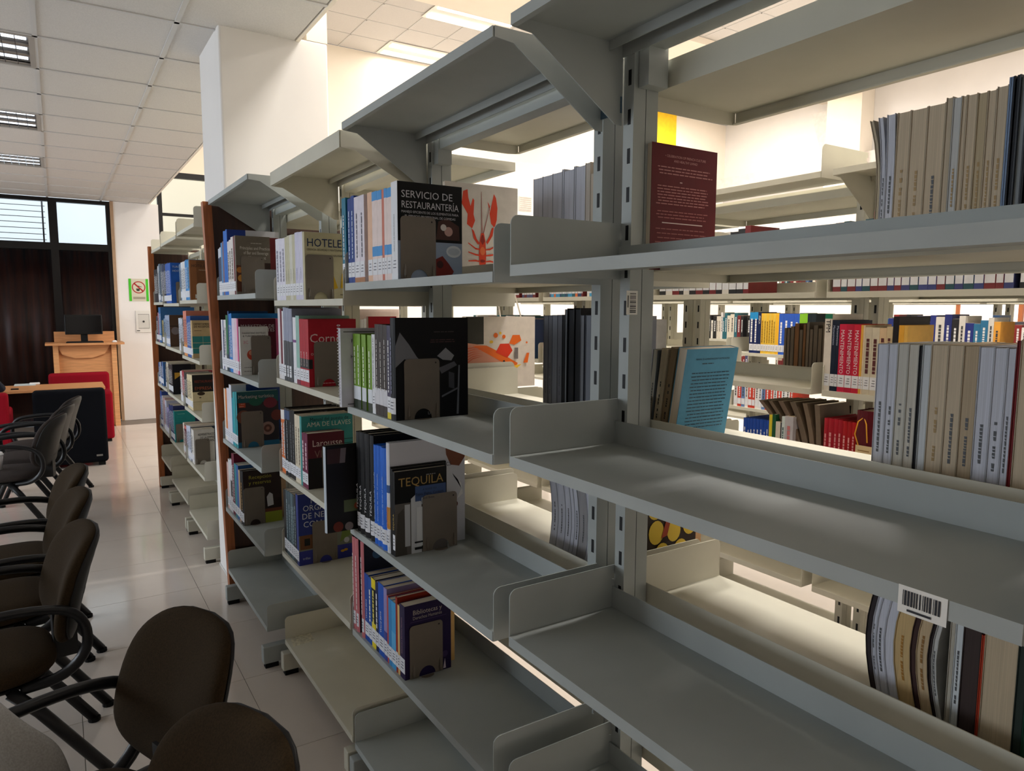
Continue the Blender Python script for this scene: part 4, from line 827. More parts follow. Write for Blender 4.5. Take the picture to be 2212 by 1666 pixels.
# lobster cover (bay 2, top shelf) and neighbours
def lobster():
    Y = 2.02; z = 1.676; x0 = X_at(965, Y, 1.85); x1 = X_at(1122, Y, 1.85); h = Z_at(398, (x0+x1)/2, Y)-z
    RD, DR, LT = (226, 70, 36), (150, 40, 28), (238, 120, 70)
    def P(*p): return [(a, b) for a, b in p]
    it = [('poly', P((.30, .70), (.22, .80), (.24, .92), (.30, .94), (.31, .86), (.34, .78), (.37, .86), (.39, .84), (.38, .70), (.40, .64), (.36, .56), (.29, .60)), RD), ('poly', P((.62, .62), (.60, .72), (.63, .82), (.66, .92), (.69, .88), (.71, .78), (.70, .66), (.67, .58)), RD), ('poly', P((.60, .74), (.57, .84), (.60, .80)), RD),
          ('poly', P((.35, .56), (.38, .54), (.42, .46), (.46, .42), (.44, .40), (.38, .46)), RD), ('poly', P((.63, .58), (.60, .50), (.55, .43), (.57, .41), (.64, .50), (.66, .58)), RD),
          ('poly', P((.46, .44), (.48, .52), (.52, .52), (.54, .44), (.55, .30), (.54, .14), (.46, .14), (.45, .30)), RD), ('poly', P((.47, .44), (.49, .50), (.51, .50), (.53, .44), (.50, .40)), DR), ('disc', .50, .34, .03, LT, 1.4), ('disc', .50, .24, .03, DR, .5),
          ('poly', P((.485, .52), (.48, .93), (.485, .93), (.495, .52)), DR), ('poly', P((.505, .52), (.60, .80), (.605, .80), (.515, .52)), DR)]
    for k in range(4):
        b = .36-.06*k
        it += [('poly', P((.46, b), (.40, b+.01), (.30, b+.06-.03*k), (.30, b+.05-.03*k), (.40, b-.008), (.46, b-.012)), RD), ('poly', P((.54, b), (.60, b+.01), (.70, b+.05-.03*k), (.70, b+.04-.03*k), (.60, b-.008), (.54, b-.012)), RD)]
    book(x1, Y+.02, z, .016, h, x1-x0, (222, 216, 208), back=True, stick=False, cov=it, label='white book cover with a red lobster on the far side of the tequila bay', base='', group='facing-out books on the far side')
lobster()
R = fore(1.676, ZF4, 330, [(420, 378, LIL), (518, 350, LIL), (612, 322, LIL), (630, 300, LIL), (728, 296, LIL), (745, 270, LIL), (842, 255, LIL), (890, 228, (206, 196, 184)), (1000, 318, (206, 192, 174)), (1060, 320, LIL)], f'pages outward on the uppermost shelf {bb}', 1.80)
GD = (110, 112, 120)
R = fore(1.288, ZF5, 985, [(1030, 195, GD), (1068, 192, GD), (1120, 190, (124, 128, 138)), (1168, 188, GD), (1195, 186, (20, 20, 24), dict(stamp=None, h=.25)), (1217, 132, (120, 124, 130), dict(stamp=None, cv=(20, 20, 24))), (1350, 118, (22, 23, 28), dict(stamp=None, cv=(18, 18, 22), hc=True)), (1385, 190, (120, 122, 128), dict(stamp=None)), (1402, 188, (18, 20, 34), dict(stamp=None)), (1452, 190, (124, 128, 138), dict(stamp=None)), (1500, 195, (18, 22, 48), dict(stamp=None)), (1540, 200, (110, 114, 124), dict(stamp=None))], f'pages outward on the second shelf {bb}', 1.34)
R = fore(.892, ZF6, 608, [(652, None, LIL, dict(h=.26)), (705, None, LIL, dict(h=.26)), (745, None, LIL, dict(h=.26)), (770, None, LIL, dict(h=.26)), (800, None, LIL, dict(h=.262)), (862, None, (160, 158, 160), dict(h=.262)), (905, None, LIL, dict(h=.26)), (955, None, LIL, dict(h=.262))], f'pages outward on the third shelf {bb}', .97)
for o, *_ in R: mesh_curl(o, lambda z: .022*math.sin(PI*min(1, z/.26)+.3))
# rooster cover, standing in the cream bay's far side
def rooster():
    Y = 2.235; z = 1.305; x0 = 1.15; x1 = X_at(1160, Y, 1.45); Wd = x1-x0; x0 = x1-.30; h = Z_at(684, x1, Y)-z
    OR, RD, YE = (238, 110, 30), (222, 56, 24), (240, 196, 60)
    it = [('rect', 0, .62, .42, 1, (44, 44, 34)), ('poly', [(0, .30), (0, .60), (.25, .64), (.45, .60), (.6, .50), (.72, .40), (.70, .30), (.4, .26)], (214, 150, 124)), ('poly', [(.3, .60), (.45, .60), (.6, .50), (.72, .40), (.80, .34), (.78, .28), (.68, .32), (.52, .44)], OR),
          ('poly', [(.55, .50), (.60, .62), (.70, .62), (.74, .52), (.68, .42)], RD), ('poly', [(.70, .62), (.74, .74), (.82, .74), (.84, .66), (.76, .60)], OR), ('disc', .55, .74, .035, OR), ('disc', .64, .72, .028, OR), ('disc', .60, .77, .02, YE), ('disc', .50, .65, .03, YE, .7), ('disc', .90, .63, .015, OR), ('poly', [(.70, .30), (.84, .32), (.76, .24), (.70, .26)], YE), ('disc', .64, .37, .018, (40, 20, 24)), ('rect', .76, .40, .80, .56, (120, 112, 110)), ('poly', [(.86, .34), (.90, .48), (.93, .48), (.91, .34)], OR)]
    for k in range(6): it.append(('poly', [(0, .36+.04*k), (.3, .42+.03*k), (.42, .46+.02*k), (.3, .434+.03*k), (0, .372+.04*k)], (206, 96, 60)))
    T = lambda w: max(0, (w*Wd-(Wd-.30))/.30)
    it2 = []
    for e in it:
        if e[0] == 'rect': it2.append(('rect', T(e[1]), e[2], T(e[3]), e[4], e[5]))
        elif e[0] == 'poly': it2.append(('poly', [(T(a), b) for a, b in e[1]], e[2]))
        else: it2.append(('disc', T(e[1]))+tuple(e[2:]))
    it = it2
    book(x1, Y+.03, z, .03, h, x1-x0, (226, 216, 204), back=True, stick=False, cov=it, label='white book cover with orange rooster artwork behind a cream shelf bracket', base='', group='facing-out books on the far side')
rooster()
# mango cover on the third shelf, beyond the double bracket
def mango():
    Y = 1.36; z = .892; x0 = X_at(1388, Y, 1.05); x1 = X_at(1512, Y, 1.05)
    it = [('rect', .05, .0, .9, .97, (36, 22, 14)), ('rect', 0, 0, .05, 1, (150, 90, 60))]
    for (a, b, r) in ((.18, .78, .12), (.40, .80, .1), (.64, .80, .1), (.20, .48, .12), (.50, .46, .11), (.78, .52, .12), (.62, .2, .12), (.3, .2, .12)): it.append(('disc', a, b, r, (206, 176, 60), 1.2))
    it += [('poly', [(.28, .40), (.38, .42), (.52, .86), (.46, .88)], (150, 60, 36)), ('rect', .42, .80, .56, .88, (226, 206, 160))]
    o = book(x1, Y, z, .014, .23, x1-x0, (190, 150, 110), back=True, stick=False, cov=it, label='book cover showing yellow mangoes behind the paired steel brackets', base='', group='facing-out books on the far side')
mango()
# red books seen through the cream bay
R = row(1.17, 1.305, ID, 768, [(778, 668, (226, 206, 196), dict(stick=False)), (785, 690, (220, 210, 200), dict(stick=False)), (792, 688, (214, 196, 180), dict(stick=False)), (796, 684, (170, 26, 44), dict(stick=False, cx=858))], 'on the second shelf across from the cream bay', back=True, zref=1.5)
# ---------------------------------------------------------------- second range
XBs = ROWB+.010; rb = 'of the second range'
ZG = ZM(1380, 560, 2.659); ZH1 = ZM(1640, 600, 7.9); ZH2 = ZM(1900, 600, 7.09); ZH0 = ZM(1380, 600, 7.9); ZI = ZM(1500, 800, 5.53)
mn = dict(st='MANTENIMIENTO', stc=(236, 214, 220), sts=.020, down=True)
so = dict(st='~', stc=(90, 40, 40), sts=.016)
R = row(XBs, 1.297, ZG, 1050, [(1092, 316, (224, 216, 206), dict(st='TPM', stc=(20, 20, 20), sts=.026, down=True, bands=[(.94, 1, (30, 120, 90))])), (1118, 350, (24, 34, 54), dict(st='Mantenimiento', stc=(180, 190, 214), sts=.012, down=True)), (1135, 352, (24, 34, 54), dict(st='Mantenimiento', stc=(180, 190, 214), sts=.012, down=True)), (1176, 374, (206, 34, 70), mn), (1216, 375, (190, 30, 60), mn), (1256, 376, (206, 34, 60), mn), (1270, 378, (226, 170, 70), {}), (1280, 380, (222, 200, 170), {}),
    (1320, 392, (206, 196, 174), so), (1362, 394, (210, 200, 178), so), (1402, 396, (214, 186, 150), so), (1436, 388, (206, 186, 150), so), (1470, 330, (30, 26, 30), {}), (1500, 380, (230, 170, 60), {}), (1520, 382, (226, 180, 90), {})], 'on the shelf of the maintenance books')
y_mark = R[0][1]
# top shelf bottoms seen under the near top shelf
def fill(X, z, ya, yb, hs, base, pal, dens=1.0, back=False, stick=True, tmin=.012, tmax=.04):
    y = yb
    while y > ya+.02:
        t = random.uniform(tmin, tmax)
        if y-t < ya: break
        if random.random() < dens:
            c = random.choice(pal); d = random.uniform(.15, .2); h = random.uniform(*hs)
            stuff_book(X, z, y, t, h, d, tuple(c), stick, back=back)
        y -= t
DK = [(18, 18, 22), (22, 24, 34), (16, 16, 18)]; PRI = [(110, 30, 34), (40, 70, 110), (130, 36, 36), (70, 74, 110), (30, 96, 110), (224, 220, 210)]
fill(XBs, 1.665, 1.0, 1.60, (.24, .28), f'on the uppermost shelf {rb}, bay with the maintenance books', [(60, 66, 120), (60, 70, 130), (40, 84, 90), (36, 80, 90), (120, 40, 44)], tmin=.022, tmax=.034)
fill(XBs, 1.665, .80, .99, (.24, .28), f'on the uppermost shelf {rb}, bay with the maintenance books', DK, tmin=.03, tmax=.05)
fill(XBs, 1.665, 1.98, 2.5, (.25, .28), f'on the uppermost shelf {rb} past the empty shelf', [(120, 26, 30), (24, 24, 28), (22, 22, 26), (22, 22, 26), (226, 222, 216)], tmin=.026, tmax=.044)
fill(ROWB+.235, 1.297, 1.70, 2.16, (.2, .24), f'pages outward on the back of the second shelf {rb}', [(110, 92, 70), (120, 102, 82), (104, 90, 74)], back=True, tmin=.016, tmax=.026) if False else None
fill(ROWB+.44, 1.297, 1.72, 2.12, (.21, .25), f'pages outward on the back of the second shelf {rb}', [(122, 104, 82), (130, 112, 92), (116, 100, 80), (140, 92, 40)], back=True, tmin=.016, tmax=.026)
fill(XBs, 1.665, 2.62, 3.4, (.22, .27), f'on the uppermost shelf {rb}, mid-row', PRI+[(220, 110, 50), (60, 150, 200)], dens=.85)
fill(XBs, 1.297, 2.62, 3.4, (.2, .26), f'on the second shelf {rb}, mid-row', PRI+[(220, 60, 120), (226, 226, 230)], dens=.9)
fill(XBs, 1.665, 3.54, 4.3, (.22, .27), f'on the uppermost shelf {rb} across from the cream bay', PRI, dens=.8, tmin=.02)
fill(XBs, 1.297, 3.54, 4.3, (.2, .26), f'on the second shelf {rb} across from the cream bay', PRI+[(226, 226, 230)], dens=.8, tmin=.02)
fill(XBs, .91, 2.62, 3.4, (.2, .26), f'on the third shelf {rb}, mid-row', PRI+[(226, 226, 230)], dens=.7, tmin=.02)
# third shelf: red set, maroon volume with ribbon tag, brown pages, blue set
R = row(XBs, .91, ZI, 1525, [(1575, 575, (176, 30, 46), dict(st='~', stc=(220, 150, 150), stick=False, hc=True, d=.2)), (1640, 582, (170, 28, 44), dict(st='~', stc=(220, 150, 150), stick=False, hc=True, d=.2)), (1690, 590, (176, 30, 46), dict(st='~', stc=(220, 150, 150), stick=False, hc=True, d=.2)), (1742, 600, (170, 28, 44), dict(st='~', stc=(220, 150, 150), stick=False, hc=True, d=.2)), (1800, 615, (176, 26, 34), dict(st='~', stc=(220, 150, 150), stick=False, hc=True, d=.2)), (1852, 625, (170, 24, 30), dict(st='~', stc=(220, 150, 150), stick=False, hc=True, d=.2)), (1905, 630, (180, 22, 26), dict(st='~', stc=(220, 150, 150), stick=False, hc=True, d=.2)),
    (2150, 505, (92, 16, 28), dict(stick=False, hc=True, d=.2, one=True, label='thick maroon volume with a cream tag and yellow ribbon'))], 'on the third shelf below the maintenance books', zref=1.0)
mv, Ym, tm, hm, dm, _ = R[-1]
MB().box((-tm*.17-.003, -tm*.44, hm*.46), (-tm*.17-.0015, tm*.38, hm*.62)).build('tag', mat((222, 196, 150), .7), mv)
for k in range(3): MB().box((-tm*.17-.0036, -tm*.30, hm*(.50+.03*k)), (-tm*.17-.0031, tm*.26, hm*(.50+.03*k)+.003)).build('print', flat((150, 110, 60)), mv)
MB().tube([(-tm*.17-.004, tm*.25, hm*.62), (-tm*.17-.006, tm*.42, hm*.74), (-tm*.17-.004, tm*.30, hm*.88), (-tm*.1, tm*.1, hm*.93), (-tm*.17-.004, -tm*.1, hm*.86), (-tm*.17-.004, -tm*.18, hm*.66)], .0022, 6).build('ribbon', flat((236, 170, 50)), mv, smooth=True)
R = row(XBs+.02, .91, ZI, 1160, [(1215, 420, (120, 100, 84), dict(stick=False)), (1265, 415, (112, 96, 80), dict(stick=False)), (1330, 412, (120, 100, 84), dict(stick=False)), (1400, 412, (112, 96, 80), dict(stick=False)), (1455, 418, (124, 106, 88), dict(stick=False)), (1515, 425, (116, 100, 84), dict(stick=False))], f'with faded blank spine {rb}', zref=1.0)
for k, (o, *_ ) in enumerate(R): mesh_curl(o, lambda z, a=(5-k)*.16+.1: a*max(0, z-.02)**2*2.2)
bs = dict(st='~', stc=(210, 216, 232), stick=False, hc=True)
R = row(XBs, .91, ZI, 572, [(622, 572, (34, 76, 168), bs), (652, 576, (34, 76, 168), bs), (688, 580, (34, 76, 168), bs), (728, 584, (34, 76, 168), bs), (766, 588, (34, 76, 168), bs), (812, 594, (34, 76, 168), bs), (845, 600, (34, 76, 168), bs), (875, 604, (34, 76, 168), bs), (912, 535, (226, 206, 50), dict(stick=False)), (955, 530, (24, 84, 50), dict(stick=False)), (1010, 620, (226, 214, 196), dict(stick=False)), (1025, 630, (60, 60, 66), dict(stick=False)), (1062, 555, (214, 224, 222), dict(stick=False, st='~', stc=(60, 90, 90))), (1160, 560, (190, 186, 190), dict(stick=False, st='~', stc=(200, 120, 120)))], f'on the third shelf {rb}, below the empty shelf', zref=1.0)
# ---------------------------------------------------------------- third range (seen past the second)
XCs = ROWC+.010; rc = 'of the third range'
ye = dict(st='~', stc=(150, 110, 30), stick=True)
R = row(XCs, 1.297, ZH0, 1875, [(1945, 590, (26, 40, 92), dict(st='~', bands=[(.82, 1, (40, 140, 200))])), (2012, 588, (26, 40, 92), dict(st='~', bands=[(.82, 1, (40, 140, 200))])), (2068, 600, (26, 40, 80), dict(st='FÍSICA', down=True, sts=.02)), (2115, 608, (232, 186, 60), ye), (2155, 608, (226, 190, 80), ye), (2195, 608, (232, 186, 60), ye), (2235, 608, (226, 190, 80), ye), (2275, 608, (232, 186, 60), ye), (2312, 608, (226, 190, 80), ye), (2370, 610, (236, 180, 50), {}),
    (2450, 615, (50, 92, 190), dict(st='~')), (2540, 615, (50, 92, 190), dict(st='~')), (2630, 615, (50, 92, 190), dict(st='~')), (2715, 617, (50, 92, 190), dict(st='~')), (2850, 612, (130, 190, 50), {}), (2990, 615, (30, 40, 46), {})], f'on the second shelf {rc}')
fill(XCs, 1.297, 1.72, 2.4, (.22, .28), f'on the second shelf {rc} behind the maintenance books', [(28, 40, 110), (30, 44, 120), (214, 210, 204), (24, 24, 30), (226, 160, 60), (40, 110, 150)], tmin=.024, tmax=.05)
fill(XCs, 1.297, .8, 1.6, (.2, .27), f'on the second shelf {rc} behind the grey page blocks', [(214, 206, 190), (36, 100, 140), (226, 160, 60), (24, 24, 30), (206, 204, 206)], tmin=.024, tmax=.05)
fill(XCs, .91, 2.9, 3.42, (.2, .24), f'on the third shelf {rc}', [(222, 222, 226), (226, 222, 220), (200, 60, 40), (100, 130, 180), (36, 80, 140)], tmin=.024, tmax=.036)
# fourth range, then everything of the far ranges past the nearest 300 books as one object
for (a, b) in BAYY[:6]:
    for z in (1.665, 1.297, .91): fill(ROWD+.012, z, a+.04, b-.04, (.18, .27), '', PRI+DK+[(214, 206, 190), (226, 222, 220)], dens=.8, tmin=.024, tmax=.05, stick=False)
big = MB(); fm = []; mats_ = []
for c, q in STUFF.items():
    n = len(big.v); big.v += q.v; big.f += [tuple(i+n for i in f) for f in q.f]; fm += [len(mats_)]*len(q.f); mats_.append(mat(c, .5, 0, .05, 30))
o = big.build('distant_books', mats_[0]); o.data.materials.clear()
for m in mats_: o.data.materials.append(m)
o.data.polygons.foreach_set('material_index', fm); o['kind'] = 'stuff'; tag(o, 'small far-off books filling the shelves of the parallel ranges', 'books')
# ================================================================== STICKERS ON THE STEEL
def bars(parent, org, ux, uz, w_, h, n=16, name='barcode_label', m=None):
    """white sticker with printed bars; ux, uz are unit vectors of its width and height"""
    org, ux, uz = Vector(org), Vector(ux), Vector(uz); nn = ux.cross(uz)
    M = parent.matrix_basis.inverted() if parent and not parent.parent else (parent.parent.matrix_basis.inverted() if parent else Matrix())
    q = MB(); c = [M@(org+nn*.0006), M@(org+ux*w_+nn*.0006), M@(org+ux*w_+uz*h+nn*.0006), M@(org+uz*h+nn*.0006)]
    o = q.add(c, [(0, 1, 2, 3)]).build(name, m or flat((236, 234, 228), .5), parent)
    q = MB(); x = w_*.1
    while x < w_*.88:
        b = random.choice((.015, .03, .045))*w_
        q.add([M@(org+ux*x+uz*h*.3+nn*.0012), M@(org+ux*(x+b)+uz*h*.3+nn*.0012), M@(org+ux*(x+b)+uz*h*.85+nn*.0012), M@(org+ux*x+uz*h*.85+nn*.0012)], [(0, 1, 2, 3)]); x += b+random.choice((.02, .035))*w_
    q.add([M@(org+ux*w_*.2+uz*h*.1+nn*.0012), M@(org+ux*w_*.7+uz*h*.1+nn*.0012), M@(org+ux*w_*.7+uz*h*.18+nn*.0012), M@(org+ux*w_*.2+uz*h*.18+nn*.0012)], [(0, 1, 2, 3)])
    q.build('bars', flat((40, 40, 46)), o); return o
def kid(t, name, i=0): return [c for c in t.children if c.name.split('.')[0] == name][i]
# front lip of the second shelf, bare bay
ya, yb = Y_at(1942, XF, 1.29), Y_at(2048, XF, 1.29)
bars(kid(B1, 'shelf', 1), (XF-.0006, ya, 1.298-.030), (0, -1, 0), (0, 0, 1), ya-yb, .031)
yp = Y_B1[1]-.032
xa, xb_ = X_at(1352, yp, 1.6), X_at(1376, yp, 1.6)
bars(kid(B1, 'upright', 1), (xa, yp-.0006, Z_at(628, xa, yp)), (0, 0, -1), (1, 0, 0), Z_at(628, xa, yp)-Z_at(680, xa, yp), xb_-xa)
a = onY(1023, 812, Y_B3[0]-.003); b = onY(1056, 792, Y_B3[0]-.003)
bars(kid(B3, 'shelf', 6), (a.x, Y_B3[0]-.0032, a.z-.003), (1, 0, 0), (0, 0, 1), b.x-a.x, b.z-a.z)
# torn paper label on the empty bottom shelf of the cream bay
pa = [onZ(624, 1370, L_B3[4]), onZ(668, 1364, L_B3[4]), onZ(680, 1384, L_B3[4]), onZ(634, 1398, L_B3[4])]
M = B3.matrix_basis.inverted()
o = MB().add([M@(p+Vector((0, 0, .0008))) for p in pa], [(3, 2, 1, 0)]).build('torn_label', mat((214, 208, 184), .8, 0, .2, 90), kid(B3, 'shelf', 4))
# plate joining two uprights
MB().box((PX0-.012, -.036, 0), (PX0-.008, .036, .034)).build('joining_plate', mat((70, 96, 116), .5), B1).location = (-XF, (Y_B1[1]+Y_B2[0])/2-(Y_B1[0]+Y_B1[1])/2, 2.02)

# ================================================================== CHAIRS
FAB = mat((52, 41, 27), .95, 0, .16, 260, .3, spec=.1, key='chair_fabric')
FAB2 = mat((60, 54, 52), .95, 0, .16, 260, .3, spec=.1, key='chair_fabric_b')
PLAS = flat((26, 25, 25), .5)
def sup(u, a, b, e=.62):
    c, s = math.cos(2*PI*u), math.sin(2*PI*u)
    return a*math.copysign(abs(c)**e, c), b*math.copysign(abs(s)**e, s)
def cushion(fn, prof, nu=28):
    """closed pillow: prof is a list of (inset scale, offset) from back to front; fn maps (a, b, off) to a point"""
    q = MB()
    for (sc, off) in prof:
        for i in range(nu):
            a, b = sup(i/nu, 1, 1); q.v.append(tuple(fn(a*sc, b*sc, off)))
    n = len(prof)
    for j in range(n-1):
        for i in range(nu): q.f.append((j*nu+i, j*nu+(i+1) % nu, (j+1)*nu+(i+1) % nu, (j+1)*nu+i))
    q.f += [tuple(range(nu-1, -1, -1)), tuple(range((n-1)*nu, n*nu))]
    return q
def make_chair(fab, label):
    t = empty('visitor_chair'); tag(t, label, 'chair', 'brown visitor chairs along the aisle')
    # seat
    sf = lambda a, b, o: (-.02+.23*a, .22*b, .435+o+.012*a*a*(-1 if a < 0 else .6))
    subsurf(cushion(sf, [(.80, -.032), (.96, -.022), (1, 0), (.97, .022), (.85, .034), (.45, .040), (.1, .041)]).build('seat', fab, t, smooth=True))
    cushion(sf, [(.70, -.05), (.86, -.042), (.90, -.032), (.88, -.030)]).build('seat_shell', PLAS, t, smooth=True)
    # back: reclined, wrapped around the sitter
    def bf(a, b, o):
        z = .665+.185*b; x = .215+.105*(b+1)*.5+.02*b*b-.055*(a*a)*.9
        return (x+o, .22*a*(1-.06*b), z)
    subsurf(cushion(bf, [(.82, .018), (.97, .014), (1, 0), (.96, -.020), (.82, -.032), (.45, -.036), (.1, -.034)]).build('backrest', fab, t, smooth=True))
    cushion(bf, [(.60, .036), (.82, .032), (.94, .022), (.96, .014)]).build('back_shell', PLAS, t, smooth=True)
    for s in (-1, 1):
        y = s*.232
        MB().tube([(.06, y*.86, .40), (.13, y, .33), (.34, y, .012)], .020, 12, flatten=.8).build('leg', BLK, t, smooth=True)
        MB().tube([(-.02, y*.86, .40), (-.11, y, .33), (-.25, y, .012)], .020, 12, flatten=.8).build('leg', BLK, t, smooth=True)
        for x in (.34, -.25): MB().lathe([(.022, 0), (.022, .014), (.018, .016)], (x, y, 0), 12).build('foot_cap', RUB, t)
        pts = [(-.15, y*.9, .385), (-.22, y, .44), (-.24, y, .55), (-.20, y, .635), (-.10, y, .655), (.03, y, .665), (.14, y, .66), (.235, y, .635), (.275, y, .57), (.27, y*.97, .48), (.20, y*.9, .41), (.09, y*.8, .395)]
        # smooth the arm loop
        for _ in range(2):
            n = [Vector(pts[0])]
            for p, q in zip(pts[:-1], pts[1:]):
                p, q = Vector(p), Vector(q); n += [p*.75+q*.25, p*.25+q*.75]
            n.append(Vector(pts[-1])); pts = n
        MB().tube(pts, .018, 12, flatten=.8).build('armrest', BLK, t, smooth=True)
    MB().tube([(.06, -.20, .40), (.06, .20, .40)], .012, 8).tube([(-.02, -.20, .40), (-.02, .20, .40)], .012, 8).build('cross_bar', BLK, t)
    MB().box((.17, -.03, .40), (.20, .03, .42)).box((.2, -.03, .40), (.27, .03, .56)).build('back_support', PLAS, t)
    return t
ch = make_chair(FAB, '')
spots = [(-.04, 1.19, 20, 'brown visitor chair, end of the row beside the bare grey bay'), (-.04, 1.72, 20, 'brown visitor chair with the grey garment on its seat'),
         (-.27, 2.80, 7, 'brown visitor chair next after the one holding the garment'), (-.27, 3.36, 6, 'brown visitor chair in the middle of the aisle row'), (-.265, 3.90, 5, 'brown visitor chair with open floor behind it before the armchair group')]
spots2 = [(-.33, 6.02, -16, 'dark visitor chair with a cup on its seat near the navy armchair'), (-.27, 6.58, -16, 'dark visitor chair second of the three before the navy armchair'), (-.21, 7.12, -16, 'dark visitor chair right against the navy armchair')]
ch2 = make_chair(FAB2, '')
for lst, c in ((spots, ch), (spots2, ch2)):
    for i, (x, y, r, lab) in enumerate(lst):
        o = c if i == 0 else copy_tree(c)
        o.location = (x, y, 0); o.rotation_euler = (0, 0, math.radians(r)); o['label'] = lab
for o in bpy.data.objects:
    if o.name.startswith('visitor_chair') and o.location.y > 5.5: o['group'] = 'dark visitor chairs near the armchairs'
# rumpled grey garment on the seat of the second chair
def garment():
    C = Vector((-.290, 1.80, .479)); n = 40; rnd = random.Random(3)
    ph = [(rnd.uniform(10, 46), rnd.uniform(-40, 40), rnd.uniform(0, 6)) for _ in range(9)]
    def fn(u, v):
        a = 2*PI*u; r = math.sin(v*PI/2); rad = .19*(1+.10*math.sin(3*a+1)+.05*math.sin(7*a))
        x, y = rad*r*math.cos(a)*1.25, rad*r*math.sin(a)*.85
        z = .37*(1-r**2.2)
        f = sum(math.sin(k*x+l*y*1.6+p) for k, l, p in ph)*.015*(.35+.65*r)*(1-.75*max(0, r-.85)/.15)
        return (C.x+x+f*.5, C.y+y, C.z+max(0, z+f if r < .97 else z))
    q = MB().grid(fn, 48, 22, True); o = q.build('garment', mat((150, 147, 144), .98, 0, .10, 220, .5, spec=.1, key='fleece'), smooth=True); subsurf(o)
    tag(o, 'rumpled grey fleece garment on a brown chair seat', 'clothing')
garment()
# ================================================================== ARMCHAIRS, TABLE
def armchair(name, label, x0, x1, y0, y1, h, m, face=1):
    """boxy upholstered armchair; face = +1 opens towards +Y"""
    cx, cy = (x0+x1)/2, (y0+y1)/2; t = empty(name, (cx, cy, 0), 0 if face > 0 else PI); tag(t, label, 'armchair')
    w_, d = (x1-x0)/2, (y1-y0)/2
    bevel(MB().box((-w_, -d, .035), (w_, -d+.16, h)).build('backrest', m, t), .035, 4)
    for s in (-1, 1): bevel(MB().box((s*w_, -d+.161, .035), (s*(w_-.13), d, h-.2)).build('armrest', m, t), .03, 3)
    bevel(MB().box((-w_+.131, -d+.161, .10), (w_-.131, d-.02, .42)).build('seat', m, t), .03, 3)
    for s in (-1, 1):
        for e in (-1, 1): MB().box((s*(w_-.03), e*(d-.03), 0), (s*(w_-.09), e*(d-.09), .036)).build('foot', RUB, t)
    return t
NAVY = mat((11, 13, 18), .95, 0, .15, 300, .3, spec=.1); REDF = mat((140, 18, 34), .95, 0, .12, 300, .3, spec=.1)
nv = armchair('armchair', 'navy almost black boxy armchair seen from behind in front of the table', -.24, .375, 8.2, 8.86, .785, NAVY)
MB().box((.20, -.3315, .10), (.255, -.3295, .118)).build('maker_tag', mat((120, 118, 112), .5), nv)
armchair('armchair', 'red boxy armchair facing the table, beside the wooden desk', -.12, .515, 9.62, 10.22, .80, REDF, -1)
armchair('armchair', 'red boxy armchair at the seated person, left of the navy one', -1.15, -.43, 8.2, 8.9, .78, REDF)
def table():
    t = empty('table', (-.45, 9.2, 0)); tag(t, 'light wood table between the navy and red armchairs', 'table')
    bevel(MB().box((-.85, -.30, .705), (.86, .30, .735)).build('tabletop', MAPLE, t), .003)
    for s in (-1, 1): MB().box((s*.80, -.26, 0), (s*.77, .26, .705)).build('leg', DWOOD, t)
    MB().box((-.77, .1, .40), (.77, .118, .70)).build('apron', DWOOD, t)
table()
p = onZ(45, 832, .7355); tag(MB().box((0, 0, 0), (.20, .24, .003)).build('paper', flat((206, 218, 222)), None, (p.x-.06, p.y-.12, .7355)), 'pale sheets of paper on the light wood table', 'paper')
p = onZ(75, 831, .7355); o = MB().box((-.05, -.03, 0), (.05, .03, .022)).build('tissue_pack', flat((236, 236, 236)), None, (p.x, p.y, .7355)); bevel(o, .01, 3); tag(o, 'small white rounded pack on the light wood table', 'pack')
p = onZ(32, 842, .7355); o = MB().box((-.035, -.02, 0), (.035, .02, .012)).build('phone', flat((20, 20, 24), .3), None, (p.x, p.y, .7355)); bevel(o, .004, 2); tag(o, 'small dark phone lying in front of the papers', 'phone')
# paper cup on the seat of the first dark chair
zc = .475
c0 = empty('paper_cup', (-.40, 5.98, zc)); tag(c0, 'white paper cup with lid standing on the dark chair seat', 'cup')
MB().lathe([(.028, 0), (.038, .10), (.038, .101)], n=20).build('cup_body', flat((226, 224, 226)), c0, smooth=True)
MB().lathe([(.041, .1015), (.041, .112), (.036, .114), (.034, .124), (.030, .125)], n=20).build('lid', flat((236, 236, 238)), c0, smooth=True)
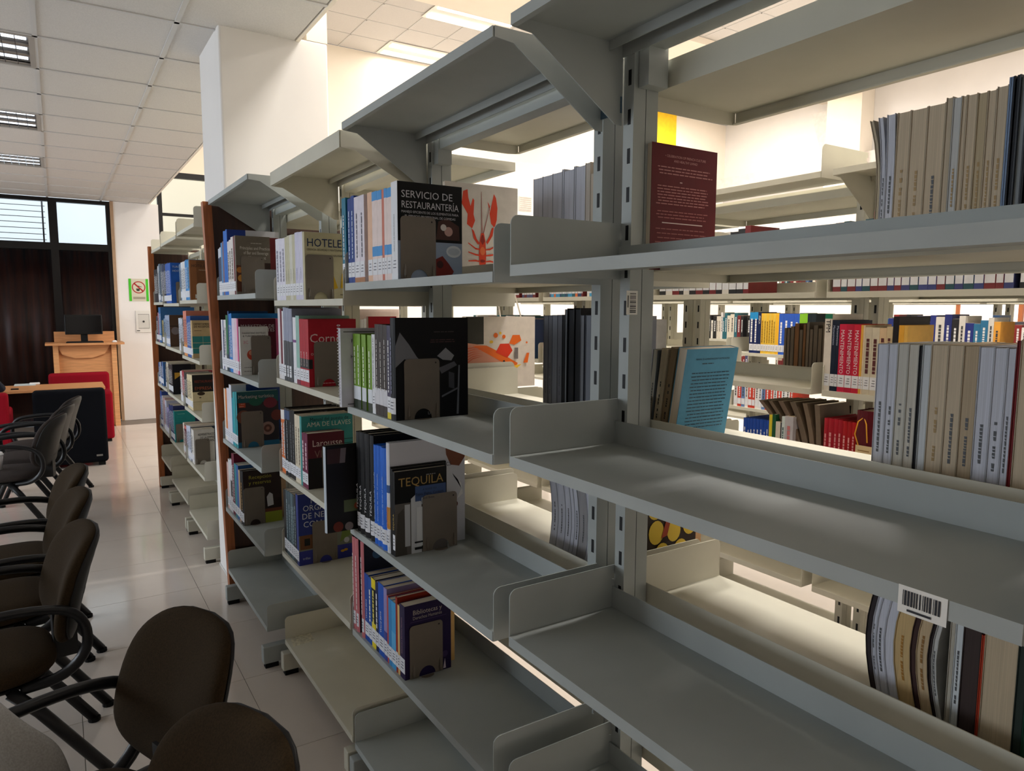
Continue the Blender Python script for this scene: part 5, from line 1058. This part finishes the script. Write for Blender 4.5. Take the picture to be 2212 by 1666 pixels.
# ================================================================== DESK WITH MONITOR
def desk():
    t = empty('lectern_desk', (.30, 11.0, 0)); tag(t, 'light wood lectern desk standing against the brown curtain', 'desk')
    MB().box((-.44, -.22, 1.105), (.45, .24, 1.132)).build('desktop', MAPLE, t)
    MB().box((-.34, -.06, .0), (.30, -.04, 1.104)).build('front_panel', MAPLE, t)
    for s in (-.36, .30): MB().box((s, -.12, 0), (s+.06, .22, 1.104)).build('side_panel', mat((214, 156, 104), .45, 0, .1, 9, 0, stretch=(.7, 8, 8)), t)
    MB().prism([(-.32, 1.104), (-.26, .98), (-.12, .93), (.08, .93), (.22, .98), (.29, 1.104)], 'y', -.10, -.061).build('curved_brace', MAPLE, t)
    MB().box((-.34, .20, 1.133), (.36, .22, 1.27)).build('upstand', MAPLE, t)
desk()
def monitor():
    a, b = onY(138, 680, 11.0), onY(222, 722, 11.0)
    t = empty('monitor', ((a.x+b.x)/2, 11.0, 1.1325)); tag(t, 'black flat monitor standing on the light wood desk', 'monitor')
    w_ = (b.x-a.x)/2; z1 = a.z-1.1325; z0 = b.z-1.1325
    bevel(MB().box((-w_, -.02, z0), (w_, .02, z1)).build('case', flat((14, 14, 15), .4), t), .006)
    MB().box((-w_+.014, -.0215, z0+.02), (w_-.014, -.0205, z1-.014)).build('screen', flat((6, 7, 9), .12), t)
    MB().box((-.04, .0, .01), (.04, .018, z0+.02)).build('stand', flat((14, 14, 15), .4), t)
    MB().box((-.12, -.08, 0), (.12, .08, .011)).build('base', flat((14, 14, 15), .4), t)
monitor()
k = empty('keyboard', (.30, 10.86, 1.1325)); tag(k, 'thin black keyboard lying before the monitor', 'keyboard')
MB().box((-.21, -.06, 0), (.21, .06, .014)).build('case', flat((14, 14, 15), .5), k)
for r in range(4): MB().box((-.20, -.05+.026*r, .0145), (.20, -.03+.026*r, .020)).build('key_row', flat((22, 22, 24), .5), k)
o = MB().lathe([(.03, 0), (.028, .014), (.018, .024), (.004, .027)], n=16).build('mouse', flat((230, 230, 230), .4), None, (.64, 10.86, 1.1325), True); tag(o, 'white computer mouse at the right end of the desk', 'mouse')
# ================================================================== SIGN AND SWITCH ON THE PIER
def sign():
    Y = YF-.052; a, b = onY(277, 602, Y), onY(322, 651, Y); w_, h = b.x-a.x, a.z-b.z
    t = empty('no_food_sign', (a.x, Y, b.z)); tag(t, 'beige no food or drink sign with green edges on the white pier', 'sign')
    MB().box((0, -.002, 0), (w_, 0, h)).build('sheet', flat((206, 200, 180)), t)
    for x0, x1 in ((0, .13), (.87, 1)): MB().box((x0*w_, -.0032, 0), (x1*w_, -.0022, h)).build('edge_tape', flat((70, 190, 40)), t)
    cx, cz, r = w_*.5, h*.62, h*.27
    ring = MB(); n = 28
    for i in range(n):
        p = [(cx+q*math.cos(2*PI*(i+j)/n), -.0028, cz+q*math.sin(2*PI*(i+j)/n)) for j, q in ((0, r), (1, r), (1, r*.85), (0, r*.85))]
        ring.add(p, [(0, 1, 2, 3)])
    d = r*.62; e = r*.08
    ring.add([(cx-d-e, -.0028, cz+d-e), (cx-d+e, -.0028, cz+d+e), (cx+d+e, -.0028, cz-d+e), (cx+d-e, -.0028, cz-d-e)], [(0, 1, 2, 3)])
    ring.build('prohibition_ring', flat((170, 40, 36)), t)
    MB().add([(cx-r*.4, -.0025, cz-r*.2), (cx-r*.3, -.0025, cz-r*.62), (cx+r*.1, -.0025, cz-r*.62), (cx+r*.2, -.0025, cz-r*.2)], [(0, 1, 2, 3)]).add([(cx-r*.1, -.0025, cz+r*.3), (cx+r*.45, -.0025, cz+r*.1), (cx+r*.45, -.0025, cz), (cx-r*.1, -.0025, cz+r*.18)], [(0, 1, 2, 3)]).build('food_symbol', flat((60, 60, 50)), t)
    for k in range(2): MB().box((w_*.2, -.0026, h*(.10+.06*k)), (w_*.82, -.0022, h*(.13+.06*k))).build('small_print', flat((120, 112, 90)), t)
sign()
def switch():
    Y = YF-.052; a, b = onY(292, 671, Y), onY(328, 718, Y); w_, h = b.x-a.x, a.z-b.z
    t = empty('wall_socket', (a.x, Y, b.z)); tag(t, 'white square wall box with a round knob under the sign', 'switch')
    bevel(MB().box((0, -.012, 0), (w_, 0, h)).build('plate', flat((222, 220, 214), .5), t), .004)
    MB().box((w_*.18, -.0145, h*.2), (w_*.85, -.0125, h*.82)).build('inset', flat((206, 204, 198), .5), t)
    MB().box((w_*.16, -.0135, h*.815), (w_*.87, -.0128, h*.835)).box((w_*.85, -.0135, h*.2), (w_*.87, -.0128, h*.82)).box((w_*.16, -.0135, h*.18), (w_*.87, -.0128, h*.195)).build('groove', flat((90, 88, 84)), t)
    q = MB().lathe([(.014, 0), (.014, .006), (.009, .010)], n=14); o = q.build('knob', flat((60, 60, 60)), t); o.rotation_euler = (PI/2, 0, 0); o.location = (w_*.5, -.0146, h*.5)
    MB().box((w_*.04, -.0128, h*.06), (w_*.24, -.0122, h*.10)).build('print', flat((60, 60, 60)), t)
switch()
# ================================================================== SEATED PERSON AT THE TABLE (only a sleeve and hand reach into view)
def person():
    e = onZ(12, 846, .765); ex, ey = e.x, e.y
    hx, hy, hz = ex-.10, ey-.03, .765+.235
    J = {'pel': (-.98, 8.74, .52), 'wst': (-.97, 8.78, .70), 'chs': (-.95, 8.85, .98), 'nek': (-.93, 8.88, 1.14), 'hd0': (-.925, 8.90, 1.22), 'hd1': (-.915, 8.92, 1.33), 'hd2': (-.915, 8.92, 1.40),
         'shR': (-.80, 8.84, 1.06), 'elR': (ex-.02, ey, .775), 'wrR': (hx, hy, hz-.09), 'shL': (-1.10, 8.86, 1.06), 'elL': (-1.18, 9.0, .80), 'wrL': (-1.05, 9.12, .77),
         'hpR': (-.88, 8.72, .50), 'knR': (-.87, 9.14, .52), 'anR': (-.87, 9.12, .10), 'toR': (-.87, 9.30, .05), 'hpL': (-1.08, 8.72, .50), 'knL': (-1.10, 9.14, .52), 'anL': (-1.10, 9.12, .10), 'toL': (-1.10, 9.30, .05)}
    Rr = {'pel': .14, 'wst': .125, 'chs': .135, 'nek': .055, 'hd0': .065, 'hd1': .085, 'hd2': .06, 'shR': .062, 'elR': .045, 'wrR': .03, 'shL': .062, 'elL': .045, 'wrL': .03, 'hpR': .085, 'knR': .062, 'anR': .042, 'toR': .035, 'hpL': .085, 'knL': .062, 'anL': .042, 'toL': .035}
    Ed = [('pel', 'wst'), ('wst', 'chs'), ('chs', 'nek'), ('nek', 'hd0'), ('hd0', 'hd1'), ('hd1', 'hd2'), ('chs', 'shR'), ('shR', 'elR'), ('elR', 'wrR'), ('chs', 'shL'), ('shL', 'elL'), ('elL', 'wrL'), ('pel', 'hpR'), ('hpR', 'knR'), ('knR', 'anR'), ('anR', 'toR'), ('pel', 'hpL'), ('hpL', 'knL'), ('knL', 'anL'), ('anL', 'toL')]
    def skin(name, J, Rr, Ed, root, m, parent=None, sub=2):
        ks = list(J); me = bpy.data.meshes.new(name); me.from_pydata([J[k] for k in ks], [(ks.index(a), ks.index(b)) for a, b in Ed], [])
        o = bpy.data.objects.new(name, me); COL.objects.link(o); o.parent = parent
        o.modifiers.new('skin', 'SKIN'); s = o.modifiers.new('s', 'SUBSURF'); s.levels = s.render_levels = sub
        if not me.skin_vertices: me.attributes.new('skin', 'FLOAT', 'POINT') if False else None
        bpy.context.view_layer.update()
        sv = me.skin_vertices[0].data
        for i, k in enumerate(ks): sv[i].radius = (Rr[k], Rr[k]); sv[i].use_root = (k == root)
        dg = bpy.context.evaluated_depsgraph_get(); me2 = bpy.data.meshes.new_from_object(o.evaluated_get(dg)); o.modifiers.clear(); o.data = me2
        me2.materials.clear(); me2.materials.append(m); me2.polygons.foreach_set('use_smooth', [True]*len(me2.polygons)); return o
    SK = mat((196, 138, 110), .6, 0, .05, 20); CL = mat((24, 30, 46), .9, 0, .1, 60)
    b = skin('person', J, Rr, Ed, 'pel', CL); tag(b, 'person in dark navy clothing seated at the light wood table', 'person')
    b.data.materials.append(SK)
    for p in b.data.polygons:
        c = p.center
        if c.z > 1.155: p.material_index = 1
    # hands: palm and five bent fingers each
    for (wr, dr, sd) in (((hx, hy, hz-.09), Vector((-.25, -.05, 1)).normalized(), Vector((.2, 1, .05)).normalized()), (J['wrL'], Vector((.95, .25, -.12)).normalized(), Vector((-.25, .95, 0)).normalized())):
        wr = Vector(wr); nr = dr.cross(sd)
        H = {'w': tuple(wr), 'p': tuple(wr+dr*.05), 'q': tuple(wr+dr*.085)}; RR = {'w': .024, 'p': .030, 'q': .028}; EE = [('w', 'p'), ('p', 'q')]
        for f in range(4):
            o_ = sd*(-.03+.02*f); L = (.9, 1, .95, .75)[f]
            a = wr+dr*.088+o_; b1 = a+dr*.035*L+nr*.006; b2 = b1+dr*.024*L+nr*.014; b3 = b2+dr*.014*L+nr*.016
            for n_, p_, r_ in (('a', a, .0095), ('b', b1, .009), ('c', b2, .0085), ('d', b3, .007)): H[f'{n_}{f}'] = tuple(p_); RR[f'{n_}{f}'] = r_
            EE += [('q', f'a{f}'), (f'a{f}', f'b{f}'), (f'b{f}', f'c{f}'), (f'c{f}', f'd{f}')]
        t0 = wr+dr*.03-sd*.03; t1 = t0+dr*.03-sd*.022+nr*.01; t2 = t1+dr*.026-sd*.006+nr*.012
        for n_, p_, r_ in (('t0', t0, .013), ('t1', t1, .011), ('t2', t2, .009)): H[n_] = tuple(p_); RR[n_] = r_
        EE += [('p', 't0'), ('t0', 't1'), ('t1', 't2')]
        skin('hand', H, RR, EE, 'w', SK, b)
    # face and hair
    c = Vector((-.915, 8.935, 1.315))
    hair = MB().grid(lambda u, v: (c.x+.094*math.cos(2*PI*u)*math.sin(v*PI*.58), c.y-.015+.102*math.sin(2*PI*u)*math.sin(v*PI*.58), c.z+.03+.105*math.cos(v*PI*.58)), 24, 10, True).build('hair', flat((20, 16, 14), .6), b, smooth=True)
    for s in (-1, 1):
        MB().lathe([(.001, -.009), (.008, -.005), (.009, 0), (.008, .005), (.001, .009)], (c.x+s*.032, c.y+.072, c.z+.0), 10).build('eye', flat((235, 235, 235)), b)
        MB().lathe([(.004, -.03), (.014, -.015), (.016, 0), (.012, .02), (.003, .03)], (c.x+s*.088, c.y-.005, c.z), 10).build('ear', SK, b)
    MB().tube([(c.x, c.y+.078, c.z+.005), (c.x, c.y+.098, c.z-.03), (c.x, c.y+.08, c.z-.04)], [.008, .013, .008], 8).build('nose', SK, b, smooth=True)
    MB().tube([(c.x-.024, c.y+.07, c.z-.062), (c.x, c.y+.08, c.z-.06), (c.x+.024, c.y+.07, c.z-.062)], [.003, .006, .003], 8).build('mouth', flat((150, 70, 66)), b, smooth=True)
person()

# loose paper strips hanging from a shelf of the second range
for (xa, ya, xb, yb) in ((1074, 642, 1082, 690), (1113, 640, 1126, 688)):
    a, b = onX(xa, ya, ROWB-.004), onX(xb, yb, ROWB-.004)
    o = MB().prism([(-.008, 0), (.008, 0), (.008+b.y-a.y, b.z-a.z), (-.008+b.y-a.y, b.z-a.z)], 'x', 0, .0006).build('paper_strip', flat((232, 226, 214)), None, (ROWB-.004, a.y, a.z))
    tag(o, 'narrow white paper strip dangling from a second range shelf', 'paper strip', 'dangling paper strips')
